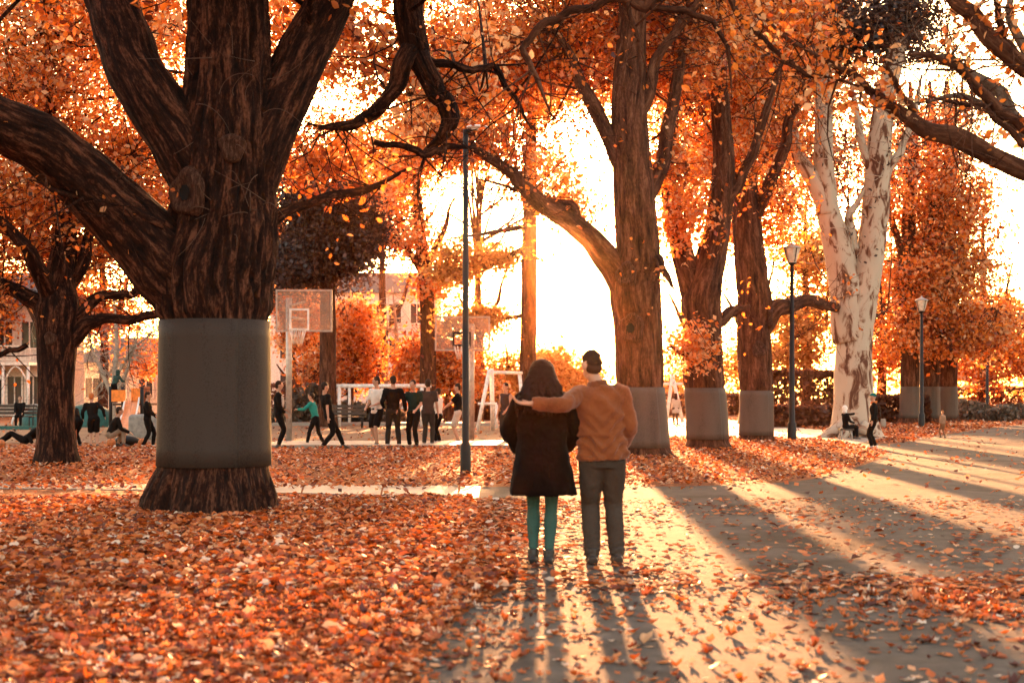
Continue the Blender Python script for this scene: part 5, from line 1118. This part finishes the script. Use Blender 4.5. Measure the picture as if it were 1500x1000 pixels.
    T = MB(); T.ball(hc_ + hr @ V3(0, -.033, -.022), (.0738, .0655, .058), 20, 12, hr)
    finish(T, 'shaved_nape', cloth('shaved_nape_hair', (.050, .023, .014), .8, 200), mr, sc, .006, 2, None)
build_couple()

# ------------------------------------------------------------------ fallen leaves
def inside(poly, X, Y):
    poly = np.array(poly); n = len(poly); r = np.zeros(len(X), bool); j = n - 1
    for i in range(n):
        xi, yi = poly[i]; xj, yj = poly[j]
        c = ((yi > Y) != (yj > Y)) & (X < (xj - xi) * (Y - yi) / (yj - yi + 1e-12) + xi); r ^= c; j = i
    return r
def tint_of(n, r): return np.clip(r.choice([.12, .3, .5, .62, .78, .95], n, p=[.21, .18, .26, .15, .11, .09]) + r.normal(size=n) * .07, 0, 1)
def scatter(n, x0, x1, y0, y1, r): 
    Y = np.sqrt(r.uniform(y0 ** 2, y1 ** 2, n)); X = r.uniform(-1, 1, n)
    return X * (np.minimum(1e9, .385 * Y) + .8), Y
r = np.random.default_rng(99)
near = []
def in_side(X, Y): return (np.abs(Y - 20.2 + .25 * np.clip(X, -9, 0) * -.3) < 1.0) & (X < -.3)
# band of drifted leaves that crosses the path at the lower right, plus sparse singles
def path_density(X, Y):
    base = .06 + .045 * fbm(np.stack([X * .5, Y * .5, X * 0], 1), 3)
    line = 10.6 - .17 * X                                     # centre line of the drift
    drift = np.exp(-((Y - line) / (.75 + .10 * np.maximum(X, 0))) ** 2) * np.clip((X - .2) / 1.6, 0, 1)
    n_ = .5 + .8 * fbm(np.stack([X * 1.3, Y * 1.3, X * 0 + 4], 1), 5)
    edge = np.exp(-np.maximum(X + 1.0 - .10 * (Y - 7), 0) / .38)
    right = np.clip((X - 2.2) / 2, 0, 1) * np.clip((11 - Y) / 2, 0, 1) * .45
    return np.clip(base + np.clip(n_, .1, 1.2) * (drift * .75 + right * .6) + edge * .8, 0, 1)
X, Y = scatter(160000, 0, 0, 5.2, 19.0, r)
onp = inside(path_poly, X, Y)
dens = np.where(onp, path_density(X, Y), 1.0) * (.8 + .35 * fbm(np.stack([X, Y, X * 0], 1), 8))
dens = np.where(in_side(X, Y), .25, dens)
k = r.uniform(0, 1, len(X)) < dens * np.clip(1.15 - Y / 60, .5, 1)
X, Y, onp = X[k], Y[k], onp[k]; n = len(X)
S = r.uniform(.038, .085, n) * r.choice([.8, 1, 1.2], n); tilt = r.normal(size=n) * np.where(onp, .14, .42); curl = np.abs(r.normal(size=n)) * .75 + .1
Z = np.where(onp, .006, .004 + r.uniform(0, .05, n)); TI = tint_of(n, r); yaw = r.uniform(0, 6.283, n)
infr = (np.abs(X) < .355 * Y) & (Y > 7.15) & (S > .06)
order = np.argsort(np.where(infr, Y - 6 * onp * 0, 1e9))[:300]
rest = np.ones(n, bool); rest[order] = False
lit = MB(); kind_ = r.choice(3, n, p=[.3, .4, .3])
for kk, oo in enumerate((LEAF_OUT, LEAF_OVAL, LEAF_TORN)):
    q = rest & (kind_ == kk) & (Y < 10.2); leaf_lobed(lit, np.stack([X, Y, Z], 1)[q], S[q], yaw[q], tilt[q], curl[q], TI[q], oo)
q = rest & (Y >= 10.2); nr = r.normal(size=(n, 3)) * np.where(onp, .15, .45)[:, None]; nr[:, 2] = 1
leaf_quads(lit, np.stack([X, Y, Z + .015 + .01 * ~onp], 1)[q], S[q] * 1.05, nr[q], TI[q], 78, .8)
o = stuff(lit.build('leaf_litter', LITTER)); o['label'] = 'thick carpet of dry orange leaves in the foreground'
shapes = []
for q in range(24):
    m_ = MB(); leaf_lobed(m_, np.zeros((1, 3)), np.array([.115]), np.zeros(1), np.array([r.normal() * .2]), np.array([abs(r.normal()) * .5 + .12]), np.array([tint_of(1, r)[0]]), (LEAF_OUT, LEAF_OVAL, LEAF_TORN)[q % 3])
    shapes.append(m_.mesh('fallen_leaf', LITTER))
for q in order:
    o = link('fallen_leaf', shapes[int(r.integers(0, 24))], path if onp[q] else g)
    o.location = (X[q], Y[q], Z[q] + .004); o.rotation_euler = (r.normal() * .12, r.normal() * .12, yaw[q]); s_ = S[q] / .115; o.scale = (s_, s_, s_)
# middle and far leaves, simple folded leaves
X, Y = scatter(230000, 0, 0, 18.5, 75, r)
onp = inside(path_poly, X, Y) | inside(fp, X, Y); yard = (Y > 36.5) & (X < 1.0) 
dens = np.where(onp, .035, 1.0); dens = np.where(yard, .05, dens); dens = np.where(in_side(X, Y), .10, dens)
dens = dens * np.clip(1.1 - (Y - 18) / 45, .12, 1) * (.75 + .5 * fbm(np.stack([X * .7, Y * .7, X * 0], 1), 21))
k = r.uniform(0, 1, len(X)) < dens; X, Y = X[k], Y[k]; n = len(X)
nr = r.normal(size=(n, 3)) * .5; nr[:, 2] = 1
m_ = MB(); leaf_quads(m_, np.stack([X, Y, .03 + r.uniform(0, .04, n)], 1), r.uniform(.06, .11, n) * np.clip(Y / 34, 1, 1.6), nr, tint_of(n, r), 77, .75, simple=True)
o = stuff(m_.build('leaf_litter', LITTER)); o['label'] = 'orange leaf litter on the lawn under the far trees'

# ------------------------------------------------------------------ haze
if HAZE:
    hz_ = MB(); hz_.box((0, 130, 17), (700, 420, 37)); hb = hz_.build('haze', None, None, False); stuff(hb); hb['label'] = 'warm evening haze'
    m = bpy.data.materials.new('haze_air'); m.use_nodes = True; t = m.node_tree; t.nodes.clear()
    o = t.nodes.new('ShaderNodeOutputMaterial'); v = t.nodes.new('ShaderNodeVolumePrincipled')
    v.inputs['Density'].default_value = HAZE; v.inputs['Anisotropy'].default_value = .95; v.inputs['Color'].default_value = (1, .44, .20, 1)
    t.links.new(v.outputs[0], o.inputs['Volume']); hb.data.materials.append(m)
for o in bpy.data.objects:
    if o.get('_w') is not None: del o['_w']
